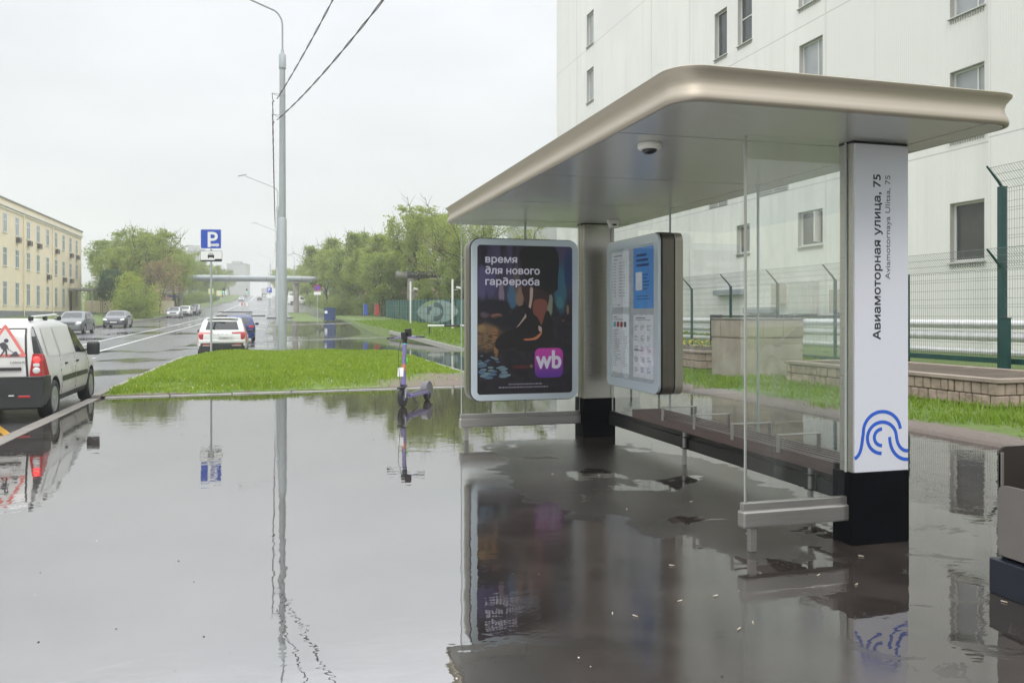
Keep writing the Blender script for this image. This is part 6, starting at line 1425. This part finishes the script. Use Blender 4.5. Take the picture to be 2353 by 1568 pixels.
for n_, p, x, y, s_, l, lm in (('broadleaf_tree', pA, -22.5, 143, 1.05, 'green tree right behind the corner of the yellow building', M['leaf2']), ('pollarded_tree', pK, -18.9, 128, 1.0, 'gnarled tree with bare cut-back limbs rising above the foliage left of the road', None), ('broadleaf_tree', pA, -17.0, 128, 1.0, 'tall light green tree to the right of the gnarled bare-limbed one', None),
    ('broadleaf_tree', pC, -19.5, 140, 1.05, 'broad green tree behind the gnarled bare-limbed one', None), ('broadleaf_tree', pB, -15.3, 138, .78, 'rightmost tall green tree of the left group, leaning over the pipe', None), ('dark_shrub', pE, -21.3, 122, .72, 'dark green leafy shrub tree beside the canopy of the yellow building', None),
    ('bush', pD, -16.3, 108, .98, 'large yellow-green bush on the far verge behind the grey saloon', None), ('bush', pH, -15.6, 104, .9, 'lower green bush at the foot of the yellow-green one', None), ('budding_tree', pF, -15.4, 122, .98, 'small russet-budded tree with a bare forked trunk on the far verge', None), ('broadleaf_tree', pC, -25.5, 150, 1.1, 'tree at the back of the left group, next to the yellow building roof', None), ('broadleaf_tree', pA, -16.0, 150, .85, 'tree between the pipe and the pink-beige building', M['leaf2'])):
    tree(n_, p, x, y, l, s_, group=None, lm=lm)
g = random.Random(5)
for k in range(16):   # the wooded left side of the hill
    y = 185+k*15+g.uniform(-4, 4); x = -17.5-g.uniform(0, 1.5)-(y-180)*.004; tree('roadside_tree', [pA, pC, pB][k % 3], x-2, y, 'one of the green trees lining the left side of the road up the hill', g.uniform(.75, 1.0), group='trees lining the left side of the hill road', lm=M['leaf2'] if k % 2 else None)
for k in range(10):
    y = 190+k*20; tree('background_tree', [pC, pA][k % 2], -30-g.uniform(0, 8), y, 'one of the trees behind the roadside row on the left', g.uniform(.95, 1.2), group='trees behind the left roadside row', lm=M['leaf2'])
for k in range(18):
    y = 165+k*14+g.uniform(-4, 4); x = 10.5-(y-165)*.042+g.uniform(-.8, .8); tree('roadside_tree', [pC, pA, pB][k % 3], x, y, 'one of the green trees lining the right side of the road up the hill', g.uniform(.8, 1.0), group='trees lining the right side of the hill road', lm=M['leaf1'] if k % 2 else None)
R1 = [(9.2, 152, 1.0, pA), (10.5, 142, 1.02, pC), (12.0, 148, 1.05, pA), (11.3, 132, .98, pC), (13.5, 138, 1.08, pA), (13.0, 124, .95, pC), (15.2, 130, 1.05, pA), (15.0, 118, .86, pC), (17.0, 124, .98, pA), (13.8, 113, .8, pC), (17.8, 116, .86, pA), (20, 130, 1.0, pC)]
for k, (x, y, s_, p) in enumerate(R1): tree('broadleaf_tree', p, x, y, 'one of the dense green trees massed right of the flooded path', s_, group='dense trees right of the flooded path', lm=M['leaf1'] if k % 3 else M['leaf2'])
for x, y, s_, p, l in ((18.6, 108, 1.15, pB, 'tall olive-green tree, leftmost of the high ones behind the banner fence'), (20.2, 104, 1.12, pB, 'tall olive-green tree, second of the high ones behind the banner fence'), (20.4, 97, 1.0, pG, 'slender open-crowned tree in the middle of the high ones behind the banner fence'),
    (21.5, 88, .86, pG, 'open-crowned tree with dark branches behind the nearer camera post'), (24.5, 92, .95, pG, 'open-crowned tree left of the advertising panel, at the shelter roof tip'), (27.0, 88, .8, pG, 'sparse tree seen through the shelter end glass'), (17.6, 100, .66, pH, 'undergrowth bush left of the concrete pipe support'), (23, 100, .8, pB, 'olive-green tree behind the open-crowned ones')): tree('tall_tree' if p in (pB, pG) else 'bush', p, x, y, l, s_, z=tz(x, y))
for k in range(14):
    x = 9+k*1.15; y = 128-k*1.6+g.uniform(-2, 2); tree('undergrowth_bush', pH, x, y, 'one of the low bushes forming the undergrowth beneath the dense right-hand trees', g.uniform(.6, .85), group='undergrowth bushes beneath the right-hand trees')
for x, y, s_, l in ((20.5, 91, .66, 'low dense green tree in front of the elevated pipe, behind the farther camera post'), (23.6, 87, .62, 'low green tree behind the printed emblem of the banner fence'), (26.5, 92, .72, 'green tree just left of the advertising panel, behind the banner fence'), (17.8, 97, .45, 'small green tree hiding the foot of the concrete pipe support')): tree('broadleaf_tree', pC, x, y, l, s_)
for k in range(16): tree('hedge_bush', pH, -19.2-(k % 2)*.8, 150+k*9, 'one of the bushes under the roadside trees left of the hill road', .75, group='bushes under the left hill trees')
for k in range(16): tree('hedge_bush', pH, 11.2-k*.3-(k % 2)*.5, 158+k*8, 'one of the bushes under the roadside trees right of the hill road', .8, group='bushes under the right hill trees')
for k, (x, y, s_) in enumerate(((-24.5, 138, .9), (-22.5, 139, .8), (-20.5, 137, .75), (-18.8, 133, .7), (-24, 145, 1.1), (-19.5, 126, .55), (-26, 141, 1.0))): tree('hedge_bush', pH, x, y, 'one of the bushes filling the gap between the yellow building and the left trees', s_*1.2, group='bushes beside the yellow building')
r = empty('garden_wall', (-21, 136, tz(-21, 136)), label='low beige concrete fence behind the bushes beside the yellow building', cat='fence')
for k in range(5):
    mb = MB(); mb.bb(-6.5+k*2.5, -4.08+k*2.5, -.06, .06, -.3, 1.9, M['yellow'], .01); mb.build('fence_panel', None, r)
    mb = MB(); mb.bb(-4.07+k*2.5, -4.01+k*2.5, -.09, .09, -.3, 2.0, M['concb']); mb.build('post', None, r)
# ------------------------------------------------------------------ damp air
mb = MB(); mb.bb(-420, 420, -55, 760, -4, 75); hz = mb.build('haze', None, kind='stuff', label='thin damp haze that pales the far trees and buildings', cat='haze')
hm = bpy.data.materials.new('haze_air'); hm.use_nodes = True; t = hm.node_tree; t.nodes.clear(); o_ = t.nodes.new('ShaderNodeOutputMaterial'); pv = t.nodes.new('ShaderNodeVolumePrincipled')
pv.inputs['Color'].default_value = (.99, 1, 1, 1); pv.inputs['Density'].default_value = .0008; pv.inputs['Anisotropy'].default_value = .2; t.links.new(pv.outputs[0], o_.inputs['Volume']); hz.data.materials.append(hm)
